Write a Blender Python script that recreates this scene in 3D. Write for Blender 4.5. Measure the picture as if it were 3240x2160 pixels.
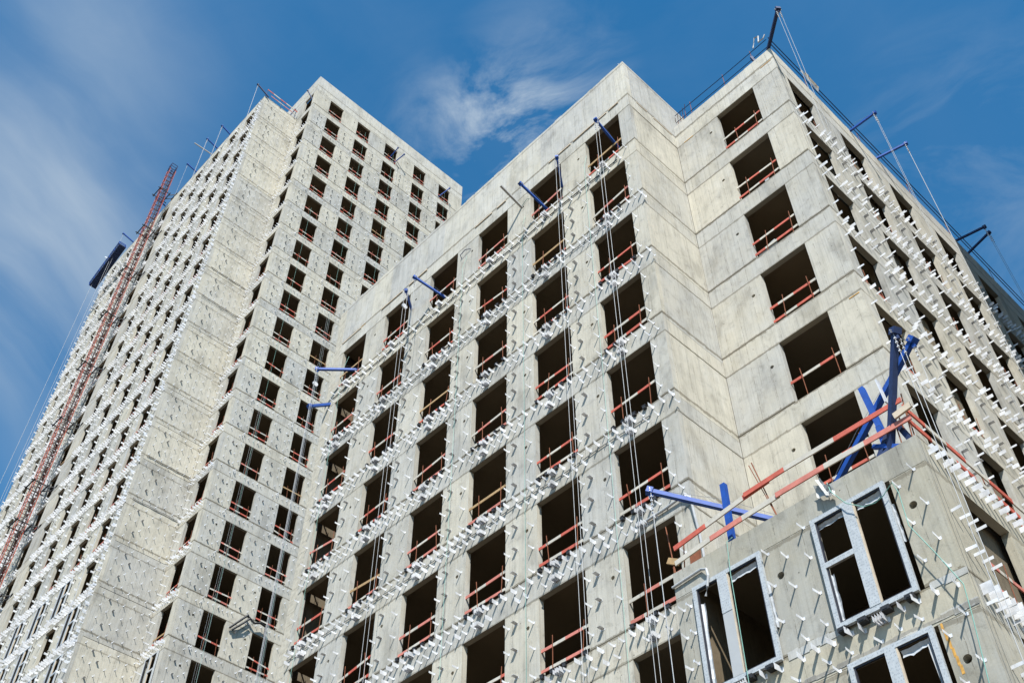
import bpy, math, random
from mathutils import Vector, Matrix
random.seed(11)
PI = math.pi
for o in list(bpy.data.objects):
    bpy.data.objects.remove(o)
scene = bpy.context.scene
C = scene.collection

# ------------------------------------------------------------------ camera, sky, sun, exposure
CAM = Vector((12.10, -17.718, 1.6))
AZ, EL, ROLL = math.radians(136.399), math.radians(48.414), math.radians(0.0835)
FW = Vector((math.cos(EL) * math.cos(AZ), math.cos(EL) * math.sin(AZ), math.sin(EL)))
RT0 = Vector((math.sin(AZ), -math.cos(AZ), 0))
UP0 = RT0.cross(FW)
RT = RT0 * math.cos(ROLL) + UP0 * math.sin(ROLL)
UP = -RT0 * math.sin(ROLL) + UP0 * math.cos(ROLL)
cd = bpy.data.cameras.new('camera')
cam = bpy.data.objects.new('camera', cd)
C.objects.link(cam)
m = Matrix((RT, UP, -FW)).transposed().to_4x4()
m.translation = CAM
cam.matrix_world = m
cd.sensor_width = 36.0
cd.lens = 3450.0 / 3240.0 * 36.0
cd.clip_end = 4000
scene.camera = cam

SUN = Vector((0.61, -0.63, 1.0)).normalized()
sd = bpy.data.lights.new('sun', 'SUN')
sd.energy = 5.0
sd.angle = math.radians(0.53)
sd.color = (1.0, 0.965, 0.90)
so = bpy.data.objects.new('sun', sd)
C.objects.link(so)
so.location = (60, -60, 120)
so.rotation_euler = SUN.to_track_quat('Z', 'Y').to_euler()

scene.view_settings.view_transform = 'Standard'
scene.view_settings.look = 'None'
scene.view_settings.gamma = 1.0
scene.view_settings.use_curve_mapping = False
scene.view_settings.exposure = 0.58

world = bpy.data.worlds.new('World')
scene.world = world
world.use_nodes = True
nt = world.node_tree
nt.nodes.clear()


class NT:
    """small node-tree writer"""
    def __init__(s, t):
        s.t = t

    def n(s, kind, ins=None, **kw):
        o = s.t.nodes.new(kind)
        for k, v in kw.items():
            setattr(o, k, v)
        for k, v in (ins or {}).items():
            if isinstance(v, bpy.types.NodeSocket):
                s.t.links.new(v, o.inputs[k])
            else:
                o.inputs[k].default_value = v
        return o

    def math(s, op, a, b=None, clamp=False):
        o = s.n('ShaderNodeMath', operation=op, use_clamp=clamp)
        for i, v in enumerate((a, b)):
            if v is None:
                continue
            if isinstance(v, bpy.types.NodeSocket):
                s.t.links.new(v, o.inputs[i])
            else:
                o.inputs[i].default_value = v
        return o.outputs[0]

    def mix(s, f, a, b, mode='MIX'):
        o = s.n('ShaderNodeMix', data_type='RGBA', blend_type=mode)
        for i, v in ((0, f), (6, a), (7, b)):
            if isinstance(v, bpy.types.NodeSocket):
                s.t.links.new(v, o.inputs[i])
            elif i == 0:
                o.inputs[0].default_value = v
            else:
                o.inputs[i].default_value = (v[0], v[1], v[2], 1)
        return o.outputs[2]

    def ramp(s, f, pts, interp='LINEAR'):
        o = s.n('ShaderNodeValToRGB', {0: f})
        o.color_ramp.interpolation = interp
        e = o.color_ramp.elements
        while len(e) < len(pts):
            e.new(0.5)
        for i, (p, v) in enumerate(pts):
            e[i].position = p
            e[i].color = (v, v, v, 1) if not isinstance(v, tuple) else (v[0], v[1], v[2], 1)
        return o.outputs[0]

    def noise(s, vec, scale, detail=3, rough=0.5, dist=0.0):
        return s.n('ShaderNodeTexNoise', {'Vector': vec, 'Scale': scale, 'Detail': detail,
                                          'Roughness': rough, 'Distortion': dist}).outputs['Fac']

    def mapping(s, vec, scale=(1, 1, 1), rot=(0, 0, 0), loc=(0, 0, 0)):
        return s.n('ShaderNodeMapping', {'Vector': vec, 'Scale': scale, 'Rotation': rot, 'Location': loc}).outputs[0]


w = NT(nt)
sky = w.n('ShaderNodeTexSky', sky_type='NISHITA', sun_disc=False,
          sun_elevation=math.asin(SUN.z), sun_rotation=math.atan2(SUN.x, SUN.y),
          altitude=150, air_density=1.0, dust_density=0.15, ozone_density=3.0)
skc = w.n('ShaderNodeHueSaturation', {'Hue': 0.489, 'Saturation': 1.30, 'Value': 1.25, 'Color': sky.outputs[0]}).outputs[0]
gen = w.n('ShaderNodeTexCoord').outputs['Generated']
# cirrus: fibrous noise drawn out along two wind directions (fixed axes of the sky dome)
warp = w.n('ShaderNodeTexNoise', {'Vector': gen, 'Scale': 3.2, 'Detail': 4.0})
wv = w.n('ShaderNodeMix', {0: 0.10, 4: gen, 5: warp.outputs['Color']}, data_type='VECTOR').outputs[1]
AXC = Vector((-0.484, 0.458, 0.748)).normalized()


def wind(along, k_long, k_across, k_depth):
    along = Vector(along).normalized()
    across = AXC.cross(along).normalized()
    d = [w.n('ShaderNodeVectorMath', {0: wv, 1: v}, operation='DOT_PRODUCT').outputs['Value'] for v in (along, across, AXC)]
    return w.n('ShaderNodeCombineXYZ', {0: w.math('MULTIPLY', d[0], k_long), 1: w.math('MULTIPLY', d[1], k_across), 2: w.math('MULTIPLY', d[2], k_depth)}).outputs[0]


RT_, UP_ = Vector((0.6897, 0.7241, 0.0)), Vector((0.5416, -0.5159, 0.6638))
wA = wind(RT_ * 0.62 - UP_ * 0.78, 2.3, 9.0, 3.0)
wB = wind(RT_ * 0.93 + UP_ * 0.36, 5.0, 11.0, 4.0)
cA = w.ramp(w.noise(wA, 0.85, 7, 0.50, 0.3), [(0.35, 0.0), (0.52, 0.40), (0.70, 0.9)])
cB = w.ramp(w.noise(wB, 1.35, 10, 0.62, 0.6), [(0.40, 0.0), (0.54, 0.5), (0.70, 1.0)])


def lobe(d, width, gain):
    dot = w.n('ShaderNodeVectorMath', {0: gen, 1: Vector(d).normalized()}, operation='DOT_PRODUCT').outputs['Value']
    v = w.math('SUBTRACT', 1.0, dot)
    v = w.math('DIVIDE', v, 1.0 - math.cos(math.radians(width)))
    v = w.math('SUBTRACT', 1.0, v, True)
    return w.math('MULTIPLY', w.math('POWER', v, 1.4), gain)


def cover(base, lobes, c):
    t_ = base
    for d, wd, g in lobes:
        t_ = w.math('ADD', t_, lobe(d, wd, g))
    return w.math('MULTIPLY', c, t_, True)


cl = w.math('ADD', cover(0.05, (((-0.698, 0.172, 0.695), 9.5, 0.60), ((-0.672, 0.075, 0.735), 9.0, 0.72), ((-0.60, 0.02, 0.80), 10, 0.34), ((-0.52, 0.03, 0.85), 9, 0.26)), cA),
            cover(0.03, (((-0.372, 0.335, 0.866), 4.2, 0.62), ((-0.405, 0.318, 0.857), 4.8, 0.60), ((-0.325, 0.345, 0.88), 5.5, 0.50), ((-0.37, 0.37, 0.853), 5.0, 0.35), ((-0.09, 0.63, 0.77), 9, 0.25)), cB), True)
cloud = w.mix(cl, skc, (3.0, 3.7, 4.5))
bg = w.n('ShaderNodeBackground', {'Color': cloud, 'Strength': 0.102})
nt.links.new(bg.outputs[0], w.n('ShaderNodeOutputWorld').inputs[0])


# ------------------------------------------------------------------ materials
def newmat(name):
    mt = bpy.data.materials.new(name)
    mt.use_nodes = True
    mt.node_tree.nodes.clear()
    k = NT(mt.node_tree)
    out = k.n('ShaderNodeOutputMaterial')
    b = k.n('ShaderNodeBsdfPrincipled')
    mt.node_tree.links.new(b.outputs[0], out.inputs[0])
    return mt, k, b


def plain(name, col, rough=0.6, metal=0.0, var=0.12, nscale=8.0, bump=0.0):
    mt, k, b = newmat(name)
    pos = k.n('ShaderNodeNewGeometry').outputs['Position']
    n = k.noise(pos, nscale, 4, 0.6)
    f = k.ramp(n, [(0.25, 1.0 - var), (0.75, 1.0 + var)])
    c = k.mix(1.0, f, col, 'MULTIPLY')
    mt.node_tree.links.new(c, b.inputs['Base Color'])
    b.inputs['Roughness'].default_value = rough
    b.inputs['Metallic'].default_value = metal
    if bump:
        bp = k.n('ShaderNodeBump', {'Height': n, 'Strength': bump, 'Distance': 0.01})
        mt.node_tree.links.new(bp.outputs[0], b.inputs['Normal'])
    return mt


def concrete(name, cool, warm, warmth=0.5, bright=1.0, streak=1.0, seam=36.52):
    mt, k, b = newmat(name)
    g = k.n('ShaderNodeNewGeometry')
    pos, nrm = g.outputs['Position'], g.outputs['True Normal']
    sp = k.n('ShaderNodeSeparateXYZ', {0: pos})
    sn = k.n('ShaderNodeSeparateXYZ', {0: nrm})
    ax = k.math('MULTIPLY', sp.outputs['X'], k.math('ABSOLUTE', sn.outputs['Y']))
    ay = k.math('MULTIPLY', sp.outputs['Y'], k.math('ABSOLUTE', sn.outputs['X']))
    u = k.math('ADD', ax, ay)
    z = sp.outputs['Z']
    uz = k.n('ShaderNodeCombineXYZ', {0: u, 1: z, 2: k.math('ADD', sn.outputs['X'], sn.outputs['Z'])}).outputs[0]
    rnd = k.n('ShaderNodeObjectInfo').outputs['Random']
    # warm / cool clouding, per pour and inside a pour
    big = k.noise(uz, 0.35, 4, 0.55)
    mid = k.noise(k.mapping(uz, (1.3, 0.75, 1)), 1.6, 5, 0.6)
    t = k.math('ADD', k.math('MULTIPLY', big, 0.55), k.math('MULTIPLY', mid, 0.45))
    t = k.math('ADD', t, k.math('MULTIPLY', k.math('SUBTRACT', rnd, 0.5), 0.30))
    t = k.ramp(k.math('ADD', t, warmth - 0.5), [(0.32, 0.0), (0.62, 1.0)])
    col = k.mix(t, cool, warm)
    sh = k.noise(k.mapping(uz, (0.9, 0.45, 1), (0, 0, 0), (7, 3, 1)), 1.1, 5, 0.62)
    col = k.mix(1.0, col, k.ramp(sh, [(0.34, 0.75), (0.46, 0.97), (0.66, 1.07)]), 'MULTIPLY')
    # vertical rain / formwork streaks
    st = k.noise(k.mapping(uz, (7.0, 0.28, 1)), 1.6, 6, 0.65)
    st = k.ramp(st, [(0.30, 1.0 - 0.20 * streak), (0.47, 0.99), (0.68, 1.0 + 0.08 * streak)])
    col = k.mix(1.0, col, st, 'MULTIPLY')
    st2 = k.noise(k.mapping(uz, (22.0, 0.55, 1)), 1.0, 4, 0.7)
    st2 = k.ramp(st2, [(0.33, 1.0 - 0.09 * streak), (0.5, 1.0), (0.7, 1.03)])
    col = k.mix(1.0, col, st2, 'MULTIPLY')
    # blotches and fine grain
    bl = k.noise(uz, 2.7, 6, 0.7, 0.4)
    bl = k.ramp(bl, [(0.32, 0.78), (0.46, 0.98), (0.58, 1.0), (0.72, 1.08)])
    col = k.mix(1.0, col, bl, 'MULTIPLY')
    gr = k.noise(uz, 26.0, 3, 0.7)
    grr = k.ramp(gr, [(0.3, 0.93), (0.7, 1.05)])
    col = k.mix(1.0, col, grr, 'MULTIPLY')
    # formwork sheet joints: thin broken vertical lines
    wob = k.math('MULTIPLY', k.noise(uz, 3.0, 3), 0.05)
    fr = k.math('FRACT', k.math('DIVIDE', k.math('ADD', u, wob), 0.615))
    ln = k.math('LESS_THAN', k.math('ABSOLUTE', k.math('SUBTRACT', fr, 0.5)), 0.013)
    brk = k.ramp(k.noise(k.mapping(uz, (1.0, 1.6, 1)), 2.3, 4, 0.7), [(0.44, 0.0), (0.56, 1.0)])
    ln = k.math('MULTIPLY', ln, brk)
    col = k.mix(k.math('MULTIPLY', ln, 0.55), col, (0.13, 0.115, 0.09))
    # crusty joint lines where one pour meets the next
    sw = k.noise(k.mapping(uz, (2.2, 5.0, 1)), 2.0, 6, 0.75)
    for off, wid, amt in ((0.0, 0.075, 0.70), (2.46, 0.055, 0.52)):
        ph = k.math('ADD', k.math('SUBTRACT', z, seam + off - 330.0), k.math('MULTIPLY', k.math('SUBTRACT', sw, 0.5), 0.06))
        dd = k.math('ABSOLUTE', k.math('SUBTRACT', k.math('FRACT', k.math('ADD', k.math('DIVIDE', ph, 3.3), 0.5)), 0.5))
        th = k.math('MULTIPLY', k.math('POWER', sw, 2.5), wid * 2.2 / 3.3 * 2.0)
        mk = k.math('LESS_THAN', dd, th)
        col = k.mix(k.math('MULTIPLY', mk, amt), col, (0.13, 0.11, 0.075))
    # blow holes and tie marks
    vo = k.n('ShaderNodeTexVoronoi', {'Vector': uz, 'Scale': 2.6, 'Randomness': 1.0}, feature='F1')
    pit = k.math('LESS_THAN', vo.outputs['Distance'], 0.045)
    vo2 = k.n('ShaderNodeTexVoronoi', {'Vector': uz, 'Scale': 9.0, 'Randomness': 1.0}, feature='F1')
    pit2 = k.math('LESS_THAN', vo2.outputs['Distance'], 0.085)
    col = k.mix(k.math('MULTIPLY', pit, 0.75), col, (0.06, 0.055, 0.045))
    col = k.mix(k.math('MULTIPLY', pit2, 0.22), col, (0.12, 0.11, 0.09))
    # hairline cracks and lime bloom
    ck = k.n('ShaderNodeTexVoronoi', {'Vector': k.n('ShaderNodeMix', {0: 0.25, 4: uz, 5: k.n('ShaderNodeTexNoise', {'Vector': uz, 'Scale': 3.0}).outputs['Color']},
             data_type='VECTOR').outputs[1], 'Scale': 0.45}, feature='DISTANCE_TO_EDGE')
    ckm = k.math('MULTIPLY', k.math('LESS_THAN', ck.outputs['Distance'], 0.0035), brk)
    col = k.mix(k.math('MULTIPLY', ckm, 0.0), col, (0.10, 0.09, 0.07))
    pr = k.math('ADD', k.math('MULTIPLY', rnd, 0.25), 0.87)
    col = k.mix(1.0, col, k.n('ShaderNodeCombineColor', {0: pr, 1: pr, 2: pr}).outputs[0], 'MULTIPLY')
    col = k.mix(1.0, col, (bright, bright, bright), 'MULTIPLY')
    mt.node_tree.links.new(col, b.inputs['Base Color'])
    b.inputs['Roughness'].default_value = 0.88
    b.inputs['Specular IOR Level'].default_value = 0.25
    h = k.math('ADD', k.math('MULTIPLY', bl, 0.6), k.math('MULTIPLY', grr, 0.4))
    h = k.math('ADD', h, k.math('MULTIPLY', st, 0.5))
    h = k.math('SUBTRACT', h, k.math('MULTIPLY', k.math('ADD', pit, ln), 0.5))
    bp = k.n('ShaderNodeBump', {'Height': h, 'Strength': 0.6, 'Distance': 0.02})
    mt.node_tree.links.new(bp.outputs[0], b.inputs['Normal'])
    return mt


M_CON = concrete('concrete_pale', (0.452, 0.445, 0.412), (0.435, 0.407, 0.338), 0.50)
M_TOW = concrete('concrete_tower', (0.445, 0.438, 0.405), (0.43, 0.405, 0.338), 0.52, seam=95.70)
M_BLK = concrete('concrete_block', (0.395, 0.392, 0.36), (0.37, 0.345, 0.275), 0.58, 1.0, 0.8, seam=13.25)
M_PAR = concrete('concrete_parapet', (0.48, 0.473, 0.442), (0.455, 0.43, 0.362), 0.46)
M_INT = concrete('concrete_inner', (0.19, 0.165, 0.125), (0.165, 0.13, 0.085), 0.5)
M_BRICK = plain('masonry_strip', (0.42, 0.39, 0.32), 0.9, 0, 0.25, 5.0, 0.4)
M_GALV = plain('galvanised_steel', (0.62, 0.63, 0.65), 0.42, 0.15, 0.34, 2.7)
M_SHEET = plain('plastic_wrap', (0.42, 0.44, 0.46), 0.3, 0.0, 0.2, 9, 0.4)
M_BLUE = plain('blue_paint', (0.004, 0.06, 0.31), 0.6, 0.0, 0.25, 6)
M_NAVY = plain('navy_paint', (0.012, 0.03, 0.10), 0.7, 0.0, 0.3, 6)
M_BLACK = plain('black_rubber', (0.02, 0.02, 0.022), 0.6, 0, 0.3, 9)
M_RED = plain('red_board_paint', (0.46, 0.095, 0.06), 0.7, 0, 0.28, 5, 0.2)
M_PINK = plain('faded_red_board_paint', (0.50, 0.17, 0.13), 0.75, 0, 0.2, 5, 0.2)
M_WHITE = plain('white_board_paint', (0.47, 0.44, 0.38), 0.75, 0, 0.16, 7, 0.2)
M_WOOD = plain('raw_timber', (0.38, 0.25, 0.12), 0.8, 0, 0.22, 6, 0.3)
M_BATTEN = plain('pale_batten_timber', (0.50, 0.42, 0.32), 0.8, 0, 0.2, 4, 0.3)
M_RUST = plain('rusty_bar', (0.22, 0.075, 0.035), 0.8, 0.2, 0.3, 9)
M_BRACE = plain('dark_red_bracing', (0.10, 0.03, 0.025), 0.6, 0.1, 0.3, 4)
M_MAST = plain('red_mast_paint', (0.40, 0.085, 0.045), 0.55, 0.1, 0.25, 4)
M_ROPE = plain('steel_rope', (0.40, 0.41, 0.42), 0.6, 0.0, 0.1, 9)
M_CABLE = plain('dull_cable', (0.24, 0.26, 0.27), 0.6, 0.0, 0.1, 9)
M_GREEN = plain('green_cord', (0.17, 0.36, 0.30), 0.7, 0, 0.1, 9)
M_HOSE = plain('grey_conduit', (0.36, 0.36, 0.35), 0.5, 0, 0.15, 9)
M_PVC = plain('pale_window_profile', (0.40, 0.41, 0.41), 0.35, 0, 0.06, 3)
M_GASKET = plain('dark_gasket', (0.03, 0.03, 0.04), 0.5, 0, 0.1, 3)
M_EARTH = plain('site_ground', (0.095, 0.066, 0.036), 0.95, 0, 0.25, 0.4, 0.3)
M_RUSTST = plain('rust_stain', (0.50, 0.27, 0.06), 0.9, 0, 0.4, 14)


def film_mat():
    """pale protective film printed with rows of small dark marks"""
    mt, k, b = newmat('printed_protective_film')
    g = k.n('ShaderNodeNewGeometry')
    sp = k.n('ShaderNodeSeparateXYZ', {0: g.outputs['Position']})
    u = k.math('ADD', sp.outputs['X'], sp.outputs['Y'])
    uz = k.n('ShaderNodeCombineXYZ', {0: u, 1: sp.outputs['Z'], 2: 0.0}).outputs[0]
    cell = k.n('ShaderNodeTexVoronoi', {'Vector': k.mapping(uz, (36, 15, 1)), 'Scale': 1.0, 'Randomness': 0.35}, feature='F1', distance='CHEBYCHEV')
    mk = k.math('LESS_THAN', cell.outputs['Distance'], 0.24)
    n = k.ramp(k.noise(uz, 40, 2), [(0.4, 0.0), (0.52, 1.0)])
    mk = k.math('MULTIPLY', mk, n)
    wr = k.ramp(k.noise(k.mapping(uz, (5, 3, 1)), 2.0, 4), [(0.3, 0.88), (0.7, 1.08)])
    c = k.mix(k.math('MULTIPLY', mk, 0.55), (0.44, 0.465, 0.48), (0.08, 0.10, 0.13))
    c = k.mix(1.0, c, wr, 'MULTIPLY')
    mt.node_tree.links.new(c, b.inputs['Base Color'])
    b.inputs['Roughness'].default_value = 0.35
    bp = k.n('ShaderNodeBump', {'Height': wr, 'Strength': 0.3, 'Distance': 0.01})
    mt.node_tree.links.new(bp.outputs[0], b.inputs['Normal'])
    return mt


M_FILM = film_mat()


# ------------------------------------------------------------------ mesh helpers
class MB:
    def __init__(s):
        s.v, s.f, s.m = [], [], []

    def quad(s, a, b, c, d, mi=0):
        i = len(s.v)
        s.v += [tuple(a), tuple(b), tuple(c), tuple(d)]
        s.f.append((i, i + 1, i + 2, i + 3))
        s.m.append(mi)

    def box(s, x0, x1, y0, y1, z0, z1, mi=0):
        i = len(s.v)
        s.v += [(x0, y0, z0), (x1, y0, z0), (x1, y1, z0), (x0, y1, z0), (x0, y0, z1), (x1, y0, z1), (x1, y1, z1), (x0, y1, z1)]
        for f in ((0, 3, 2, 1), (4, 5, 6, 7), (0, 1, 5, 4), (1, 2, 6, 5), (2, 3, 7, 6), (3, 0, 4, 7)):
            s.f.append(tuple(i + k for k in f))
            s.m.append(mi)
        return s

    def beam(s, p, q, wd, ht=None, mi=0, up=(0, 0, 1)):
        p, q = Vector(p), Vector(q)
        ht = ht or wd
        d = (q - p).normalized()
        u = Vector(up)
        if abs(d.dot(u)) > 0.98:
            u = Vector((1, 0, 0))
        sx = d.cross(u).normalized() * wd / 2
        sy = sx.cross(d).normalized() * ht / 2
        i = len(s.v)
        for c in (p, q):
            s.v += [tuple(c - sx - sy), tuple(c + sx - sy), tuple(c + sx + sy), tuple(c - sx + sy)]
        for f in ((0, 3, 2, 1), (4, 5, 6, 7), (0, 1, 5, 4), (1, 2, 6, 5), (2, 3, 7, 6), (3, 0, 4, 7)):
            s.f.append(tuple(i + k for k in f))
            s.m.append(mi)
        return s

    def tube(s, pts, r, n=6, mi=0):
        pts = [Vector(p) for p in pts]
        rings = []
        for j, p in enumerate(pts):
            d = (pts[min(j + 1, len(pts) - 1)] - pts[max(j - 1, 0)]).normalized()
            u = Vector((0, 0, 1)) if abs(d.z) < 0.9 else Vector((1, 0, 0))
            a = d.cross(u).normalized()
            b = d.cross(a)
            i = len(s.v)
            for t in range(n):
                an = 2 * PI * t / n
                s.v.append(tuple(p + a * (r * math.cos(an)) + b * (r * math.sin(an))))
            rings.append(i)
        for j in range(len(rings) - 1):
            for t in range(n):
                s.f.append((rings[j] + t, rings[j] + (t + 1) % n, rings[j + 1] + (t + 1) % n, rings[j + 1] + t))
                s.m.append(mi)
        s.f.append(tuple(rings[0] + t for t in reversed(range(n))))
        s.m.append(mi)
        s.f.append(tuple(rings[-1] + t for t in range(n)))
        s.m.append(mi)
        return s

    def mesh(s, name, *mats):
        me = bpy.data.meshes.new(name)
        me.from_pydata(s.v, [], s.f)
        for mm in mats:
            me.materials.append(mm)
        if len(mats) > 1:
            me.polygons.foreach_set('material_index', s.m)
        me.update()
        return me


def link(name, data, parent=None, loc=None, rz=0.0):
    o = bpy.data.objects.new(name, data)
    C.objects.link(o)
    if parent is not None:
        o.parent = parent
    if loc is not None:
        o.location = loc
    if rz:
        o.rotation_euler = (0, 0, rz)
    return o


def tag(o, label, cat, group=None):
    o['label'] = label
    o['category'] = cat
    if group:
        o['group'] = group
    return o


def thing(name, label, cat, loc=(0, 0, 0), rz=0.0, group=None):
    o = bpy.data.objects.new(name, None)
    o.empty_display_size = 0.3
    C.objects.link(o)
    o.location = loc
    o.rotation_euler = (0, 0, rz)
    return tag(o, label, cat, group)


def part(name, data, root, world_loc=(0, 0, 0), rz=0.0):
    """a child whose mesh / location is given in world coordinates, root not rotated"""
    o = link(name, data, root)
    par = root
    base = Vector((0, 0, 0))
    while par is not None:
        base += par.location
        par = par.parent
    o.location = Vector(world_loc) - base
    o.rotation_euler = (0, 0, rz)
    return o


def pix(P):
    d = Vector(P) - CAM
    zz = d.dot(FW)
    if zz <= 0.1:
        return (9e9, 9e9, zz)
    return (1620 + 3450 * d.dot(RT) / zz, 1080 - 3450 * d.dot(UP) / zz, zz)


def seen(P, mg=60):
    x, y, zz = pix(P)
    return -mg < x < 3240 + mg and -mg < y < 2160 + mg


# ------------------------------------------------------------------ facades
class Facade:
    """axis 'y': wall in plane y=c facing -y (u is x).  axis 'x': wall in plane x=c facing +x (u is y)."""
    def __init__(s, axis, c, u0, u1, thick=0.19):
        s.axis, s.c, s.u0, s.u1, s.t = axis, c, u0, u1, thick

    def P(s, u, z, d=0.0):
        return (u, s.c - d, z) if s.axis == 'y' else (s.c + d, u, z)

    @property
    def rz(s):
        return 0.0 if s.axis == 'y' else PI / 2

    def box(s, mb, u0, u1, z0, z1, d0, d1, mi=0):
        a, b = s.P(u0, z0, d0), s.P(u1, z1, d1)
        mb.box(min(a[0], b[0]), max(a[0], b[0]), min(a[1], b[1]), max(a[1], b[1]), z0, z1, mi)

    def pier(s, u0, u1, z0, z1, holes=(), chip=True):
        """solid pier of the wall thickness; round ducts are real tubes through it"""
        mb = MB()
        if not holes:
            s.box(mb, u0, u1, z0, z1, -s.t, 0)
            return mb
        hu, hz, hr = holes[0]
        q = hr + 0.05
        for a, b, c, d in ((u0, hu - q, z0, z1), (hu + q, u1, z0, z1)):
            s.box(mb, a, b, c, d, -s.t, 0)
        for c, d in ((z0, hz - q), (hz + q, z1)):
            mb.quad(s.P(hu - q, c), s.P(hu + q, c), s.P(hu + q, d), s.P(hu - q, d))
            mb.quad(s.P(hu - q, c, -s.t), s.P(hu + q, c, -s.t), s.P(hu + q, d, -s.t), s.P(hu - q, d, -s.t))
            e = z0 if c == z0 else z1
            mb.quad(s.P(hu - q, e, 0), s.P(hu + q, e, 0), s.P(hu + q, e, -s.t), s.P(hu - q, e, -s.t))
        N = 16
        for i in range(N):
            a0, a1 = 2 * PI * i / N, 2 * PI * (i + 1) / N

            def sq(an):
                cx, sx = math.cos(an), math.sin(an)
                kk = q / max(abs(cx), abs(sx))
                return (hu + cx * kk, hz + sx * kk)
            (s0u, s0z), (s1u, s1z) = sq(a0), sq(a1)
            c0 = (hu + hr * math.cos(a0), hz + hr * math.sin(a0))
            c1 = (hu + hr * math.cos(a1), hz + hr * math.sin(a1))
            for d in (0, -s.t):
                mb.quad(s.P(c0[0], c0[1], d), s.P(s0u, s0z, d), s.P(s1u, s1z, d), s.P(c1[0], c1[1], d))
            mb.quad(s.P(c0[0], c0[1], 0), s.P(c1[0], c1[1], 0), s.P(c1[0], c1[1], -s.t), s.P(c0[0], c0[1], -s.t))
        return mb


# bracket shapes, local: wall plane y=0, outward -y, x along the wall
def bracket_mesh(kind):
    mb = MB()
    if kind == 'fin':            # small upright angle
        mb.box(-0.002, 0.003, -0.215, 0, -0.033, 0.033)
        mb.box(-0.002, 0.05, -0.004, 0, -0.033, 0.033)
    elif kind == 'wide':         # deep upright plate
        mb.box(-0.002, 0.003, -0.22, 0, -0.066, 0.066)
        mb.box(-0.002, 0.045, -0.004, 0, -0.05, 0.05)
    elif kind == 'shelf':        # flat plate lying level
        mb.box(-0.06, 0.06, -0.18, 0, -0.002, 0.003)
        mb.box(-0.075, 0.075, -0.004, 0, -0.05, -0.002)
    elif kind == 'stud':         # slim rod-like clip
        mb.box(-0.002, 0.003, -0.16, 0, -0.027, 0.027)
        mb.box(-0.035, 0.04, -0.006, 0, -0.035, 0.04)
        mb.box(-0.02, 0.02, -0.163, -0.16, -0.03, 0.03)
    return mb


BR = {k: bracket_mesh(k) for k in ('fin', 'wide', 'shelf', 'stud')}
BRM = {k: BR[k].mesh('bracket_' + k, M_GALV) for k in BR}


def place_brackets(root, items, limit=300):
    """items: (facade, kind, u, z, tilt, scale). The 300 that show largest become objects, the rest one stuff part."""
    lst = []
    for it in items:
        F, kind, u, z, tilt, sc = it
        P = F.P(u, z, 0.1)
        if not seen(P):
            continue
        size = {'fin': 1, 'wide': 2.2, 'shelf': 1.6, 'stud': 0.7}[kind]
        lst.append((-(size ** 0.5) / pix(P)[2], it))
    lst.sort(key=lambda q: q[0])
    stuff = MB()
    for n, (_, (F, kind, u, z, tilt, sc)) in enumerate(lst):
        P = F.P(u, z, 0.001)
        if n < limit:
            o = part('bracket', BRM[kind], root, P, F.rz + tilt)
            o.scale = (1, sc, 1)
        else:
            src = BR[kind]
            ca, sa = math.cos(F.rz + tilt), math.sin(F.rz + tilt)
            i = len(stuff.v)
            for (x, y, zz) in src.v:
                y *= sc
                stuff.v.append((P[0] + x * ca - y * sa, P[1] + x * sa + y * ca, P[2] + zz))
            for f in src.f:
                stuff.f.append(tuple(i + k for k in f))
                stuff.m.append(0)
    if stuff.v:
        o = part('bracket_rows', stuff.mesh('bracket_rows', M_GALV), root)
        o['kind'] = 'stuff'


def jig(a):
    return random.uniform(-a, a)


def pattern(F, wins, heads, H=2.46, dense=1.0, pier_cols=None, clusters=True, fin='fin', wide='wide', band=True, skip_u=None):
    out = []
    edges = [F.u0] + [e for wn in wins for e in wn] + [F.u1]
    piers = [(edges[i], edges[i + 1]) for i in range(0, len(edges), 2)]
    for h in heads:
        for (a, b) in piers:
            wd = b - a
            if wd < 0.25 or (skip_u and skip_u(0.5 * (a + b))):
                continue
            cols = ((0.14, 0.0, fin), (0.46, 0.02, 'shelf'), (wd - 0.18, -0.28, fin)) if wd < 1.7 else \
                   ((0.14, 0.0, fin), (0.46, 0.02, 'shelf'), (wd * 0.55, -0.15, fin), (wd - 0.5, 0.1, 'shelf'), (wd - 0.18, -0.28, fin))
            if wd < 0.7:
                cols = ((0.14, 0.0, fin),)
            for (du, dz, kd) in cols:
                for zz in (h - 0.43, h - 1.25, h - 2.08):
                    if random.random() < 0.96:
                        out.append((F, kd, a + du + jig(0.02), zz + dz + jig(0.02), jig(0.05), random.uniform(0.88, 1.05)))
        if not band:
            continue
        z1, z2 = h - H - 0.22, h - H - 0.60
        u = F.u0 + 0.12
        while u < F.u1 - 0.05:
            if not (skip_u and skip_u(u)):
                out.append((F, wide if random.random() < 0.6 else fin, u, z1 + jig(0.04), jig(0.05), random.uniform(0.9, 1.05)))
                if random.random() < 0.72:
                    out.append((F, fin if random.random() < 0.6 else wide, u + 0.14, z2 + jig(0.03), jig(0.06), random.uniform(0.8, 1.05)))
            u += random.uniform(0.28, 0.40) / dense
        if clusters:
            for (a, b) in wins:
                if skip_u and skip_u(a):
                    continue
                uc = a + 0.38 * (b - a)
                for zz in (z1 + 0.05, z2 - 0.02):
                    for q in range(5):
                        out.append((F, 'wide', uc + q * 0.045, zz + jig(0.02), jig(0.05), random.uniform(0.85, 1.05)))
    return out


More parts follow.
